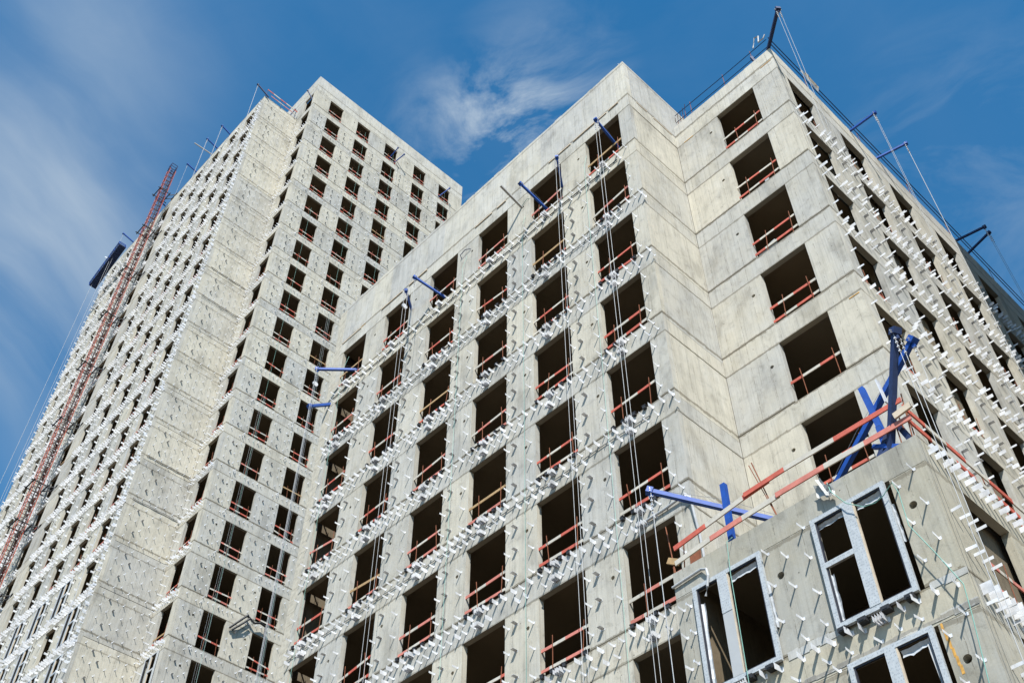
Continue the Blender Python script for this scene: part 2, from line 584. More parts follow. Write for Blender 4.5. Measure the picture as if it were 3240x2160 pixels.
# ------------------------------------------------------------------ generic shell of one building wing
def storey_wall(root, F, wins, heads, H, mat, hole=None, band_h=0.84, top=None, pier_gap=0.006):
    """piers between the openings and one floor band per storey"""
    edges = [F.u0] + [e for wn in wins for e in wn] + [F.u1]
    piers = [(edges[i], edges[i + 1]) for i in range(0, len(edges), 2)]
    for h in heads:
        s_ = h - H
        for n, (a, b) in enumerate(piers):
            if b - a < 0.02:
                continue
            hs = hole(n, a, b, h) if hole else None
            mb = F.pier(a, b, s_ + 0.006, h - 0.012, [hs] if hs else ())
            part('pillar', mb.mesh('pillar', mat), root)
        mb = MB()
        F.box(mb, F.u0, F.u1, h - 3.3 + 0.0, s_ - 0.012, -F.t, -random.uniform(0.0, 0.010))
        part('floor_band', mb.mesh('floor_band', mat), root)


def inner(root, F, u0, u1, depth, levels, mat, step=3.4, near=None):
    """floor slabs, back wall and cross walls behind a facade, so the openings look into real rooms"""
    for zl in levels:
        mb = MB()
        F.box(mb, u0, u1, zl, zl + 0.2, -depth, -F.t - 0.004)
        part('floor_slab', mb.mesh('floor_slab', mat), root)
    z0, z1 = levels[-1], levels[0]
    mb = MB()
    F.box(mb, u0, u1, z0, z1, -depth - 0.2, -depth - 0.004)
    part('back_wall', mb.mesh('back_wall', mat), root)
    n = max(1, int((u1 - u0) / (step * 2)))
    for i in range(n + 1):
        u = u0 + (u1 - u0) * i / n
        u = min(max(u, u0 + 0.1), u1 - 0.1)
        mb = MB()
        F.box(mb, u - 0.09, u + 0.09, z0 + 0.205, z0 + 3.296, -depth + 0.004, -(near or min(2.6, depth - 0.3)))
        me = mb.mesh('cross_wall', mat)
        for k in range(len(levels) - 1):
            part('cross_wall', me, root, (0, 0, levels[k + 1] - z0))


# ------------------------------------------------------------------ ground
mb = MB()
mb.box(-900, 900, -900, 900, -0.5, 0.0)
g = link('ground', mb.mesh('ground', M_EARTH))
g['kind'] = 'structure'

# ------------------------------------------------------------------ MID-RISE BUILDING
HM, PM = 2.46, 3.3
headsM = [38.98 - PM * k for k in range(12)]
WM = [(-17.80, -16.10), (-14.71, -12.98), (-11.61, -9.85), (-8.54, -6.77), (-5.44, -3.69), (-2.35, -0.58)]
mid = thing('concrete_building', 'pale concrete mid-rise with rows of empty window openings, right of the tall tower', 'building', (-7, 8, 0))
FM = Facade('y', 0.0, -18.10, 0.0)
FP = Facade('y', 2.85, 0.0, 4.87)
FQ = Facade('x', 4.87, 3.044, 31.0)
FN = Facade('x', 0.0, 0.194, 8.0)
WP = [(1.985, 3.715)]
WQ = [(3.46 + 3.40 * i, 5.15 + 3.42 * i) for i in range(8)]


def holeM(n, a, b, h):
    if n == 0 or b - a < 1.0:
        return None
    return (a + {1: 0.72, 2: 0.42, 3: 0.92, 4: 0.90, 5: 0.93}.get(n, 0.6), h - 0.76, 0.065)


storey_wall(mid, FM, WM, headsM, HM, M_CON, holeM)
storey_wall(mid, FP, WP, headsM, HM, M_CON, lambda n, a, b, h: (1.575, h - 0.72, 0.065) if n == 0 else None)
storey_wall(mid, FQ, WQ, headsM, HM, M_CON, None)
# blank return wall between the two faces
for h in headsM:
    mb = MB(); FN.box(mb, 0.194, 2.846, h - 2.65, h - 0.014, -0.19, -random.uniform(0, 0.012))
    part('wall_panel', mb.mesh('wall_panel', M_CON), mid)
    mb = MB(); FN.box(mb, 0.194, 2.846, h - 3.3, h - 2.668, -0.19, -random.uniform(0, 0.012))
    part('wall_panel', mb.mesh('wall_panel', M_CON), mid)
# top beam and parapet panels
for F, u0, u1, z1 in ((FM, FM.u0, 0.0, 39.752), (FN, 0.194, 8.0, 39.752), (FP, 0.004, 4.87, 39.752), (FQ, 3.044, 31.0, 39.752)):
    mb = MB(); F.box(mb, u0, u1, 38.98, z1, -0.19, 0)
    part('top_beam', mb.mesh('top_beam', M_PAR), mid)
jt = [-18.10, -17.2, -15.9, -14.6, -13.2, -12.0, -10.9, -9.80, -8.92, -7.74, -6.85, -5.62, -4.78, -3.56, -2.37, -1.28, -0.54, 0.0]
for i in range(len(jt) - 1):
    mb = MB(); FM.box(mb, jt[i] + 0.004, jt[i + 1] - 0.004, 39.76, 42.46 + random.uniform(0, 0.04), -0.25, 0.0)
    part('parapet_panel', mb.mesh('parapet_panel', M_PAR), mid)
jn = [0.256, 1.2, 2.4, 3.6, 4.8, 6.0, 8.0]
for i in range(len(jn) - 1):
    mb = MB(); FN.box(mb, jn[i] + 0.004, jn[i + 1] - 0.004, 39.76, 42.46, -0.25, 0.0)
    part('parapet_panel', mb.mesh('parapet_panel', M_PAR), mid)
jp = [0.004, 1.1, 2.35, 3.6, 4.87]
for i in range(len(jp) - 1):
    mb = MB(); FP.box(mb, jp[i] + 0.004, jp[i + 1] - 0.002, 39.76, 40.50 + random.uniform(0, 0.03), -0.25, 0.0)
    part('parapet_panel', mb.mesh('parapet_panel', M_PAR), mid)
q = 3.106
while q < 31:
    e = min(q + 2.4, 31.0)
    mb = MB(); FQ.box(mb, q + 0.004, e - 0.004, 39.76, 40.52 + q * 0.018, -0.25, 0.0)
    part('parapet_panel', mb.mesh('parapet_panel', M_PAR), mid)
    q = e
# masonry strip closing the left end of the long face
zz = 2.0
while zz < 42.3:
    mb = MB()
    e = min(zz + 0.55, 42.4)
    mb.box(-18.62 + jig(0.02), -18.106, 0.02, 0.25, zz, e - 0.012)
    part('masonry_block', mb.mesh('masonry_block', M_BRICK), mid)
    zz = e
# pale timber battens caught in the joint under the parapet
u = -18.0
while u < -0.8:
    ln = random.uniform(0.45, 1.5)
    if random.random() < 0.72:
        mb = MB(); FM.box(mb, u, min(u + ln, -0.5), 39.70, 39.75 + random.uniform(0, 0.03), 0.002, 0.03 + random.uniform(0, 0.02))
        part('batten', mb.mesh('batten', M_BATTEN), mid)
    u += ln + random.uniform(0.05, 0.5)
for y0, y1 in ((0.5, 1.1), (1.5, 2.6)):
    mb = MB(); FN.box(mb, y0, y1, 39.70, 39.76, 0.002, 0.02)
    part('batten', mb.mesh('batten', M_BATTEN), mid)
# roofs, rooms
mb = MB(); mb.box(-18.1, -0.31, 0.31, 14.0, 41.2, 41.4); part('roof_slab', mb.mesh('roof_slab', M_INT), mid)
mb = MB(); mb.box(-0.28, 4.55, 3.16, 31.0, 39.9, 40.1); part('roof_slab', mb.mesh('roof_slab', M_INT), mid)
lv = [h + 0.28 for h in headsM]
inner(mid, FM, -18.08, -0.31, 7.0, lv, M_INT, 3.1)
inner(mid, FP, -0.28, 4.55, 5.4, lv, M_INT, 5.0)
inner(mid, FQ, 8.6, 30.9, 4.6, lv, M_INT, 3.4)
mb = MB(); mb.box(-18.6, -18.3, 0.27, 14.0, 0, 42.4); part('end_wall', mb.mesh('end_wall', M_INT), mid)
mb = MB(); mb.box(-18.28, -0.32, 13.8, 14.0, 0, 41.1); part('rear_wall', mb.mesh('rear_wall', M_CON), mid)
mb = MB(); mb.box(-0.3, -0.02, 8.1, 31.0, 0, 39.8); part('rear_wall', mb.mesh('rear_wall', M_CON), mid)
mb = MB(); mb.box(0.0, 4.56, 30.75, 31.0, 0, 39.8); part('end_wall', mb.mesh('end_wall', M_CON), mid)

# black sill shoes under the openings
shoe = MB(); shoe.box(-0.05, 0.05, -0.09, 0.02, -0.10, 0.0); shoe.box(-0.065, 0.065, -0.095, 0.0, -0.012, 0.012)
shoe = shoe.mesh('sill_shoe', M_BLACK)
for k, h in enumerate(headsM[1:9]):
    for (a, b) in WM:
        for i in range(5):
            u = a + 0.12 + i * (b - a - 0.24) / 4
            if random.random() < 0.82:
                part('sill_shoe', shoe, mid, FM.P(u + jig(0.03), h - HM + 0.02, 0.0), jig(0.2))

items = pattern(FM, WM, headsM[1:10], HM)
items += pattern(FQ, WQ[:6], headsM[0:11], HM, dense=0.9, clusters=False)
items = [i for i in items if not (i[0] is FQ and i[3] > 37.2)]
for z_ in (36.34, 35.95):      # first rows just under the top openings
    u = FM.u0 + 0.15
    while u < -0.3:
        items.append((FM, 'wide' if random.random() < .45 else 'fin', u, z_ + jig(.05), jig(.1), 1.0))
        u += random.uniform(0.35, 0.6)
for (a, b) in WM:
    for q_ in range(5):
        items.append((FM, 'wide', a + 0.75 + q_ * 0.045, 36.32, jig(0.05), 1.0))
place_brackets(mid, items)

# grey conduit runs along the floor bands
for k in (1, 4, 7, 8):
    z_ = headsM[k] - HM - 0.40
    pts = [FM.P(-18 + i * 0.9, z_ + 0.03 * math.sin(i * 1.7 + k), 0.03) for i in range(20)]
    part('conduit_run', MB().tube(pts, 0.016, 5).mesh('conduit_run', M_HOSE), mid)
part('conduit_run', MB().tube([FM.P(-18 + i * 0.9, 36.05 + 0.05 * math.sin(i * 1.3), 0.03) for i in range(20)], 0.02, 5).mesh('conduit_run', M_BLACK), mid)
# rust stains where tie wire was left in the joints
for F, u, z_, du in ((FP, 4.25, 39.735, 0.5), (FP, 0.35, 38.99, 0.45), (FP, 4.45, 25.98 - 0.3, 0.34), (FM, -17.6, 39.79, 0.4), (FM, -16.6, 39.78, 0.3)):
    mb = MB()
    F.box(mb, u, u + du, z_ - 0.02, z_ + 0.012, 0.001, 0.012)
    part('rust_streak', mb.mesh('rust_streak', M_RUSTST), mid)

# ------------------------------------------------------------------ CORNER BLOCK in front
HB = 2.53
headsB = [15.78 - PM * k for k in range(4)]
blk = thing('corner_block', 'lower brownish concrete block with boxed-in window frames at the bottom right corner', 'building', (3, 1, 0))
FB = Facade('y', -1.2, 0.0, 6.27)
FR = Facade('x', 6.27, -1.006, 2.84)
WB = [(0.50, 2.30), (3.66, 5.46)]
WR = [(0.15, 1.95)]


def holeB(n, a, b, h):
    return (2.67, h - 0.78, 0.085) if n == 1 else ((5.76, h - 0.80, 0.085) if n == 2 else None)


storey_wall(blk, FB, WB, headsB, HB, M_BLK, holeB)
storey_wall(blk, FR, WR, headsB, HB, M_BLK)
mb = MB(); FB.box(mb, 0, 6.27, 15.78, 16.45, -0.19, 0); part('top_beam', mb.mesh('top_beam', M_BLK), blk)
mb = MB(); FR.box(mb, -1.006, 2.84, 15.78, 16.45, -0.19, 0); part('top_beam', mb.mesh('top_beam', M_BLK), blk)
mb = MB(); mb.box(0.0, 0.19, -1.005, -0.004, 0, 16.44); part('side_wall', mb.mesh('side_wall', M_BLK), blk)
mb = MB(); mb.box(0.31, 5.96, -0.89, 2.84, 16.1, 16.3); part('roof_slab', mb.mesh('roof_slab', M_INT), blk)
mb = MB(); mb.box(5.0, 6.26, 2.85, 3.0, 0, 16.4); part('side_wall', mb.mesh('side_wall', M_BLK), blk)
lvb = [h + 0.28 for h in headsB]
inner(blk, FB, 0.31, 5.95, 3.6, lvb, M_INT, 9, 0.2)

itb = []
for h in headsB[:3]:
    for u in (0.16, 0.38):
        for dz in (0.35, 1.1, 1.8, 2.5):
            itb.append((FB, 'stud' if u > .3 else 'fin', u + jig(.02), h - dz + jig(.05), jig(.1), 1.0))
    for u, zs in ((2.50, (0.15, 0.95, 1.8)), (2.92, (0.45, 1.2, 1.95, 2.4)), (3.40, (0.0, 0.75, 1.6, 2.3))):
        for dz in zs:
            itb.append((FB, 'fin', u + jig(.03), h - dz, jig(.1), 1.0))
    for u, zs in ((5.62, (0.30, 1.2, 2.05)), (6.0, (0.05, 0.95, 1.75, 2.35))):
        for dz in zs:
            itb.append((FB, 'fin', u + jig(.02), h - dz + jig(.03), jig(.1), 1.1))
    for u in (0.3, 0.75, 1.2, 1.55, 1.9, 2.25, 2.75, 3.1, 3.45, 3.85, 4.1, 4.6, 4.95, 5.3, 5.62, 6.0):
        itb.append((FB, 'wide', u + jig(.04), h - HB - 0.22 + jig(.04), jig(.12), 1.05))
    for u in (0.5, 1.0, 1.7, 2.1, 2.6, 3.3, 3.75, 4.35, 4.8, 5.2):
        itb.append((FB, 'fin', u + jig(.05), h - HB - 0.58 + jig(.05), jig(.15), 1.0))
    for uc in (1.30, 4.42):
        for q_ in range(4):
            itb.append((FB, 'wide', uc + q_ * 0.055, h - HB - 0.24, 0.04, 1.0))
    for zz, kd in ((h + 0.42, 'wide'), (h - 1.05, 'fin'), (h - 1.95, 'fin'), (h - 2.75, 'wide'), (h - 3.1, 'fin')):
        y = -0.86
        while y < 2.7:
            if zz > h or zz < h - HB or y < 0.12 or y > 1.98:
                itb.append((FR, kd, y, zz + jig(.03), jig(.06), 1.05))
            y += 0.30 if kd == 'fin' else 0.27
place_brackets(blk, itb)


def window_unit(root, F, a, b, z0, z1, d=0.12, mull=None, trans=None, film=True, fw=0.10):
    """outer frame is the part, mullion / transom / wrap are its sub-parts"""
    mb = MB()
    for (p, q_, r_, s_) in ((a, b, z1 - fw, z1), (a, b, z0, z0 + fw), (a, a + fw, z0 + fw, z1 - fw), (b - fw, b, z0 + fw, z1 - fw)):
        F.box(mb, p, q_, r_, s_, d - 0.075, d, 0)
    g_ = 0.012
    for (p, q_, r_, s_) in ((a + fw, b - fw, z1 - fw - 0.03, z1 - fw), (a + fw, b - fw, z0 + fw, z0 + fw + 0.03),
                            (a + fw, a + fw + 0.03, z0 + fw + 0.03, z1 - fw - 0.03), (b - fw - 0.03, b - fw, z0 + fw + 0.03, z1 - fw - 0.03)):
        F.box(mb, p, q_, r_, s_, d - 0.070, d - 0.02, 1)
    fr = part('window_frame', mb.mesh('window_frame', M_FILM if film else M_PVC, M_GASKET), root)
    if mull:
        u, mw, split = mull
        mb = MB()
        zs = z0 + fw
        ze = z1 - fw
        if split:
            zc = zs + (ze - zs) * 0.62
            F.box(mb, u, u + mw, zc, ze, d - 0.06, d + 0.012, 0)
            F.box(mb, u, u + mw, zs, zc - 0.002, d - 0.065, d + 0.003, 1)
        else:
            F.box(mb, u, u + mw, zs, ze, d - 0.06, d + 0.008, 0)
        F.box(mb, u + mw + 0.002, u + mw + 0.03, zs, ze, d - 0.06, d - 0.01, 2)
        part('mullion', mb.mesh('mullion', M_FILM if film else M_PVC, M_PVC, M_BATTEN), fr)
        if trans:
            tz, left = trans
            mb = MB()
            F.box(mb, (a + fw) if left else u + mw, u if left else b - fw, tz - 0.06, tz + 0.06, d - 0.06, d + 0.004, 0)
            part('transom', mb.mesh('transom', M_FILM if film else M_PVC), fr)
    return fr


def rag(F, u0, z0, u1, z1, wdt, d, mat=None, seed=0):
    """crumpled strip of plastic wrap between two points"""
    rnd = random.Random(seed)
    mb = MB()
    N = 9
    prev = None
    for i in range(N + 1):
        t = i / N
        u, z = u0 + (u1 - u0) * t, z0 + (z1 - z0) * t
        wv_ = wdt * (0.75 + rnd.random() * 0.25)
        dd = d + rnd.uniform(-0.015, 0.015)
        if abs(z1 - z0) > abs(u1 - u0):
            cur = (F.P(u, z, dd), F.P(u + wv_ * 0.5, z, dd - 0.05), F.P(u + wv_, z, dd - 0.02))
        else:
            cur = (F.P(u, z, dd), F.P(u, z - wv_ * 0.5, dd - 0.05), F.P(u, z - wv_, dd - 0.02))
        if prev:
            mb.quad(prev[0], cur[0], cur[1], prev[1])
            mb.quad(prev[1], cur[1], cur[2], prev[2])
        prev = cur
    return mb.mesh('plastic_wrap', mat or M_SHEET)


f1 = window_unit(blk, FB, 3.64, 5.38, 13.20, 15.76, mull=(4.40, 0.23, False), trans=(14.60, True))
f2 = window_unit(blk, FB, 0.54, 2.36, 13.17, 15.74, mull=(1.22, 0.25, True))
f3 = window_unit(blk, FB, 3.66, 5.40, 9.88, 12.46, mull=(4.42, 0.22, False), trans=(11.3, True))
f4 = window_unit(blk, FB, 0.54, 2.36, 9.88, 12.44, mull=(1.22, 0.25, True))
for n, (f, F, a, b_, c_, d_, wd) in enumerate(((f1, FB, 4.68, 15.60, 5.26, 15.62, 0.16), (f1, FB, 3.76, 15.60, 4.38, 15.62, 0.12), (f1, FB, 3.75, 14.4, 3.74, 13.3, 0.10),
                                    (f2, FB, 1.52, 15.55, 2.24, 15.58, 0.16), (f2, FB, 0.66, 15.3, 0.65, 13.3, 0.12), (f3, FB, 4.7, 12.28, 5.28, 12.3, 0.16),
                                    (f3, FB, 5.20, 12.2, 5.26, 10.1, 0.10), (f1, FB, 5.38, 15.2, 5.39, 14.3, 0.05), (f2, FB, 2.36, 15.0, 2.38, 13.9, 0.06))):
    part('plastic_wrap', rag(F, a, b_, c_, d_, wd, 0.06, seed=n + 3), f)
shoe2 = MB(); shoe2.box(-0.09, 0.09, -0.17, 0.0, -0.09, 0.0); shoe2.box(-0.05, 0.05, -0.18, -0.17, -0.07, -0.02)
shoe2 = shoe2.mesh('frame_shoe', M_BLACK)
for (a, z_) in ((3.64, 13.19), (0.54, 13.16), (3.66, 9.87), (0.54, 9.87)):
    for du in (0.12, 0.55, 1.05, 1.55):
        part('frame_shoe', shoe2, blk, FB.P(a + du, z_, 0.0))
# rust run and stained patches below the joint
mb = MB()
for i in range(6):
    FB.box(mb, 5.50 + i * 0.018, 5.545 + i * 0.02, 12.48 - 0.17 * (i + 1), 12.48 - 0.17 * i, 0.001, 0.002 + 0.0004 * i)
part('rust_streak', mb.mesh('rust_streak', M_RUSTST), blk)
# mortar repair along the joints
M_MORTAR = concrete('mortar', (0.44, 0.44, 0.42), (0.40, 0.38, 0.33), 0.4)
for i in range(26):
    uu = 0.05 + i * 0.24
    for z0, z1, ok in ((13.14 + jig(.02), 13.28 + jig(.03), not (0.3 < uu < 2.3 or 3.5 < uu < 5.4)), (12.52 + jig(.02), 12.62 + jig(.03), True)):
        if ok:
            mb = MB()
            mb.quad(FB.P(uu, z0 + jig(.02), .002), FB.P(uu + .25, z0 + jig(.02), .002), FB.P(uu + .25, z1 + jig(.02), .002), FB.P(uu, z1 + jig(.02), .002))
            FB.box(mb, uu, uu + 0.238, z0, z1, 0.003, 0.008 + abs(jig(.004)))
            part('mortar_patch', mb.mesh('mortar_patch', M_MORTAR), blk)

# ------------------------------------------------------------------ TOWER
tow = thing('tower_building', 'tall unfinished concrete tower at the left, bristling with metal facade brackets', 'building', (-50, 14, 0))
LT, XW, YU, YX = -39.29, -42.14, 4.71, 0.95
headsT = [98.17 - PM * k for k in range(25)]
FT = Facade('x', LT, YU + 0.194, 23.78)
FU = Facade('y', YU, XW + 0.004, LT)
FW_ = Facade('x', XW, YX + 0.194, YU - 0.004)
FX = Facade('y', YX, -71.3, XW)
WT = [(6.45, 8.04), (9.85, 11.44), (13.40, 14.99), (17.20, 18.78), (20.60, 22.13)]
WU = [(-41.15, -39.76)]
WX = [(-70.15, -69.05), (-67.15, -65.9), (-63.7, -62.3), (-60.1, -58.55), (-56.8, -55.5), (-53.77, -52.35), (-50.8, -49.35), (-47.75, -46.33), (-44.88, -43.42)]


def holeT(n, a, b, h):
    return (a + (0.98 if n == 0 else 1.4), h - 0.64, 0.075) if b - a > 1.2 and n in (0, 2, 3, 4) else ((a + 1.43, h - 0.64, 0.075) if n == 1 else None)


storey_wall(tow, FT, WT, headsT, 2.47, M_TOW, holeT)
storey_wall(tow, FU, WU, headsT, 2.47, M_TOW)
headsX = [94.72 - PM * k for k in range(24)]
storey_wall(tow, FX, WX, headsX, 2.47, M_TOW)
for h in headsX:
    mb = MB(); FW_.box(mb, FW_.u0, FW_.u1, h - 2.65, h + 0.64 - 0.022, -0.19, -random.uniform(0, 0.012))
    part('wall_panel', mb.mesh('wall_panel', M_TOW), tow)
# tops
mb = MB(); FX.box(mb, -71.3, XW, 94.72, 96.0, -0.19, 0); part('parapet_panel', mb.mesh('parapet_panel', M_PAR), tow)
mb = MB(); FW_.box(mb, FW_.u0, FW_.u1, 95.37, 96.0, -0.19, 0); part('parapet_panel', mb.mesh('parapet_panel', M_PAR), tow)
for F in (FT, FU):
    z_ = 98.17
    for z2 in (99.05, 99.50, 100.93):
        mb = MB(); F.box(mb, F.u0, F.u1, z_, z2 - 0.012, -0.19, 0.0)
        part('parapet_panel', mb.mesh('parapet_panel', M_PAR), tow)
        z_ = z2
mb = MB(); mb.box(-71.0, LT - 0.31, YU + 0.31, 23.7, 96.0, 96.3); part('roof_slab', mb.mesh('roof_slab', M_INT), tow)
mb = MB(); mb.box(-71.0, XW - 0.31, YX + 0.31, YU + 0.30, 95.3, 95.5); part('roof_slab', mb.mesh('roof_slab', M_INT), tow)
mb = MB(); mb.box(-52.0, LT - 0.31, 23.4, 23.7, 0, 100.9); part('rear_wall', mb.mesh('rear_wall', M_TOW), tow)
mb = MB(); mb.box(-52.3, -52.0, YU + 0.31, 23.7, 96.3, 100.9); part('rear_wall', mb.mesh('rear_wall', M_TOW), tow)
mb = MB(); mb.box(-52.0, XW, YU, YU + 0.3, 96.3, 100.93); part('parapet_panel', mb.mesh('parapet_panel', M_PAR), tow)
mb = MB(); mb.box(-71.3, -71.0, YX + 0.31, 23.7, 0, 95.98); part('end_wall', mb.mesh('end_wall', M_TOW), tow)
lt = [h + 0.28 for h in headsT]
lx = [h + 0.28 for h in headsX]
inner(tow, FT, YU + 0.35, 23.3, 6.0, lt, M_INT, 3.6)
inner(tow, FX, -70.9, XW - 0.31, 3.6, lx, M_INT, 3.1)

itt = []
plain_x = lambda u: -58.6 < u < -56.75 or -60.3 < u < -59.6
itt += pattern(FX, WX, headsX[0:24], 2.47, dense=1.45, fin='wide', wide='wide', clusters=False, skip_u=plain_x)
itt += [(FX, 'fin', XW - 0.1, z_, jig(.1), 1.1) for z_ in [20 + 0.62 * i for i in range(122)]]
itt += [(FX, 'wide', XW - 0.28, z_, jig(.1), 1.1) for z_ in [20 + 0.55 * i for i in range(137)]]
for h in headsT[1:]:
    for (a, b) in ((FT.u0, 6.45), (8.04, 9.85), (11.44, 13.4), (14.99, 17.2), (18.78, 20.6), (22.13, 23.78)):
        for du, dz, kd in ((0.22, 0.35, 'stud'), (0.62, 0.5, 'shelf'), (b - a - 0.25, 0.2, 'stud'), (b - a - 0.6, 0.55, 'stud')):
            for r_ in range(4):
                if kd == 'shelf' and r_ == 3:
                    continue
                zz = h - dz - 0.80 * r_ + jig(.05)
                itt.append((FT, kd, a + du + jig(.04), zz, jig(.1), 0.8))
    for (a, b) in WT:
        for i in range(5):
            itt.append((FT, 'stud' if i != 2 else 'wide', a + 0.15 + i * 0.33 + jig(.04), h - 2.47 - 0.3 + jig(.06), jig(.1), 0.8))
        for i in range(3):
            itt.append((FT, 'fin', a - 0.25 - i * 0.07, h - 2.47 - 0.35 + jig(.2), jig(.1), 0.8))
    u = FU.u0 + 0.1
    while u < LT:
        itt.append((FU, 'wide' if random.random() < .5 else 'fin', u, h - 2.47 - 0.25 + jig(.1), jig(.1), 1.0))
        itt.append((FU, 'fin', u + .1, h - 2.47 - 0.6 + jig(.1), jig(.1), 1.0))
        u += 0.28
    for dz in (0.4, 1.1, 1.8):
        itt.append((FU, 'fin', FU.u0 + 0.2, h - dz, jig(.1), 0.9))
        itt.append((FU, 'fin', FU.u0 + 0.65, h - dz - .3, jig(.1), 0.9))
for h in headsX:
    for j, u in enumerate((1.45, 1.95, 2.35, 2.9, 3.45, 4.05, 4.5)):
        for r_ in range(4):
            kd = 'shelf' if (j == 1 and r_ in (0, 2)) or (j == 2 and r_ == 1) else 'stud'
            itt.append((FW_, kd, u + jig(.05), h + 0.3 - 0.82 * r_ - 0.25 * (j % 2) + jig(.05), jig(.1), 0.95 if kd == 'shelf' else 1.1))
place_brackets(tow, itt)

# window units already fitted low on the tower
for k, h in enumerate(headsX):
    for (a, b), top in ((WX[7], 42.2), (WX[6], 42.2), (WX[5], 42.2), (WX[8], 39.0), (WX[4], 39.0), (WX[3], 36.0)):
        if h < top and h > 22 and not (a < -46 and a > -48 and 38.0 < h < 39.3):
            window_unit(tow, FX, a - 0.03, b - 0.05, h - 2.5, h, 0.1, mull=(a + 0.55, 0.14, False), trans=(h - 1.1, False), fw=0.09)
for h in headsT:
    if h < 36 and h > 28:
        window_unit(tow, FU, WU[0][0], WU[0][1], h - 2.5, h, 0.1, mull=(WU[0][0] + 0.6, 0.14, False), trans=(h - 1.1, False), fw=0.09)
# dark cable looms across the blank wall joints
for z_ in (69.38, 65.9, 49.5, 45.9):
    pts = [(XW + 0.05, YX + 0.35 + i * 0.36, z_ + 0.03 * math.sin(i * 1.9 + z_)) for i in range(10)]
    part('cable_loom', MB().tube(pts, 0.022, 5).mesh('cable_loom', M_HOSE), tow)

# ------------------------------------------------------------------ unseen wing on the right, added to shade the far part of the side wall
nb = thing('shade_wing', 'unseen concrete wing added on the right to shade the far wall', 'building', (20, 12, 0))
FO = Facade('y', 6.7, 14.07, 40.0)
headsO = [57.4 - PM * k for k in range(17)]
storey_wall(nb, FO, [(15.6 + 3.1 * i, 17.3 + 3.1 * i) for i in range(7)], headsO, HM, M_CON)
part('parapet_panel', MB().box(14.07, 40, 6.7, 6.9, 57.4, 60.0).mesh('parapet_panel', M_PAR), nb)
part('side_wall', MB().box(14.07, 14.3, 6.91, 40, 0, 59.98).mesh('side_wall', M_CON), nb)
part('end_wall', MB().box(39.8, 40, 6.91, 40, 0, 59.98).mesh('end_wall', M_CON), nb)
part('rear_wall', MB().box(14.31, 39.79, 39.8, 40, 0, 59.98).mesh('rear_wall', M_CON), nb)
part('roof_slab', MB().box(14.31, 39.79, 6.91, 39.79, 58.6, 58.8).mesh('roof_slab', M_INT), nb)
inner(nb, FO, 14.31, 39.7, 6.0, [h + 0.28 for h in headsO], M_INT, 6)

# ------------------------------------------------------------------ guard rails in the openings
def board(w_, scheme, seed):
    rnd = random.Random(seed)
    mb = MB()
    x = -w_ / 2 - 0.02
    end = w_ / 2 + 0.02
    c = rnd.randint(0, 1)
    first = rnd.uniform(0.2, 0.6)
    while x < end - 0.01:
        e = min(end, x + first)
        mb.box(x, e, -0.013, 0.013, -0.047, 0.047, c if scheme != 'wood' else 0)
        x = e
        first = rnd.uniform(0.45, 0.65)
        c = 1 - c
    mats = {'red': (M_RED, M_WHITE), 'pink': (M_PINK, M_WHITE), 'wood': (M_WOOD,)}[scheme]
    return mb.mesh('board', *mats)


BOARDS = {s_: [board(1.78, s_, 10 * i + 3) for i in range(5)] for s_ in ('red', 'pink', 'wood')}
post_me = MB().tube([(0, 0, -0.02), (0.004, 0, 0.5), (0, 0, 1.05)], 0.012, 5).mesh('post', M_RUST)
ORD = ['first', 'second', 'third', 'fourth', 'fifth', 'sixth', 'seventh', 'eighth', 'ninth', 'tenth', 'eleventh', 'twelfth', 'thirteenth',
       'fourteenth', 'fifteenth', 'sixteenth', 'seventeenth', 'eighteenth', 'nineteenth', 'twentieth', 'twenty-first', 'twenty-second']
NAMEC = {'red': 'red-white', 'pink': 'faded red-white', 'wood': 'timber'}


def guard(F, a, b, sill, label, group, hi=0.78, lo=0.2, depth=-0.06, sch=None):
    u = (a + b) / 2
    wv_ = b - a
    sch = sch or random.choices(('red', 'pink', 'wood'), (5, 3, 1))[0]
    lab = label.format(NAMEC[sch])
    root = thing('guard_rail', lab, 'guard rail', F.P(u, sill + 0.005, depth), F.rz, group)
    s2 = random.choice(('red', 'pink')) if sch == 'wood' else sch
    for n, (zz, ss) in enumerate(((hi, sch), (lo, s2))):
        if n and random.random() < 0.2:
            continue
        o = link('board', random.choice(BOARDS[ss]), root, (0, jig(0.01), zz + jig(0.03)))
        o.rotation_euler = (jig(0.1), jig(0.03) + (jig(0.12) if random.random() < 0.2 else 0), 0)
        o.scale = (wv_ / 1.80, 1, 1)
    for x in (-wv_ * 0.22 + jig(.1), wv_ * 0.36 + jig(.05)):
        o = link('post', post_me, root, (x, -0.03, 0))
        o.rotation_euler = (jig(0.05), jig(0.08), 0)
    return root


# the visible opening columns, counted from the corners named in the labels
for ci, (a, b) in enumerate(reversed(WM)):
    for k, h in enumerate(headsM):
        P = FM.P((a + b) / 2, h - HM + 0.5)
        if seen(P, 40) and k < 9:
            guard(FM, a, b, h - HM, '{} board rail, %s opening down, %s column left of the mid-rise corner' % (ORD[k], ORD[ci]), 'guard rails in the long mid-rise face')
for k, h in enumerate(headsM[:7]):
    guard(FP, 1.985, 3.715, h - HM, '{} board rail, %s opening down beside the inner corner of the mid-rise' % ORD[k], 'guard rails beside the inner corner', sch='red' if k < 6 else 'pink')
for ci, (a, b) in enumerate(WQ[:6]):
    for k, h in enumerate(headsM[:7]):
        if seen(FQ.P((a + b) / 2, h - 1.5), 20) and (ci * 5 + k * 3) % 4 < 2:
            guard(FQ, a, b, h - HM, '{} board rail, %s opening down, %s column along the mid-rise right side' % (ORD[k], ORD[ci]), 'guard rails in the right side face', hi=0.45, lo=0.12, depth=-0.15)
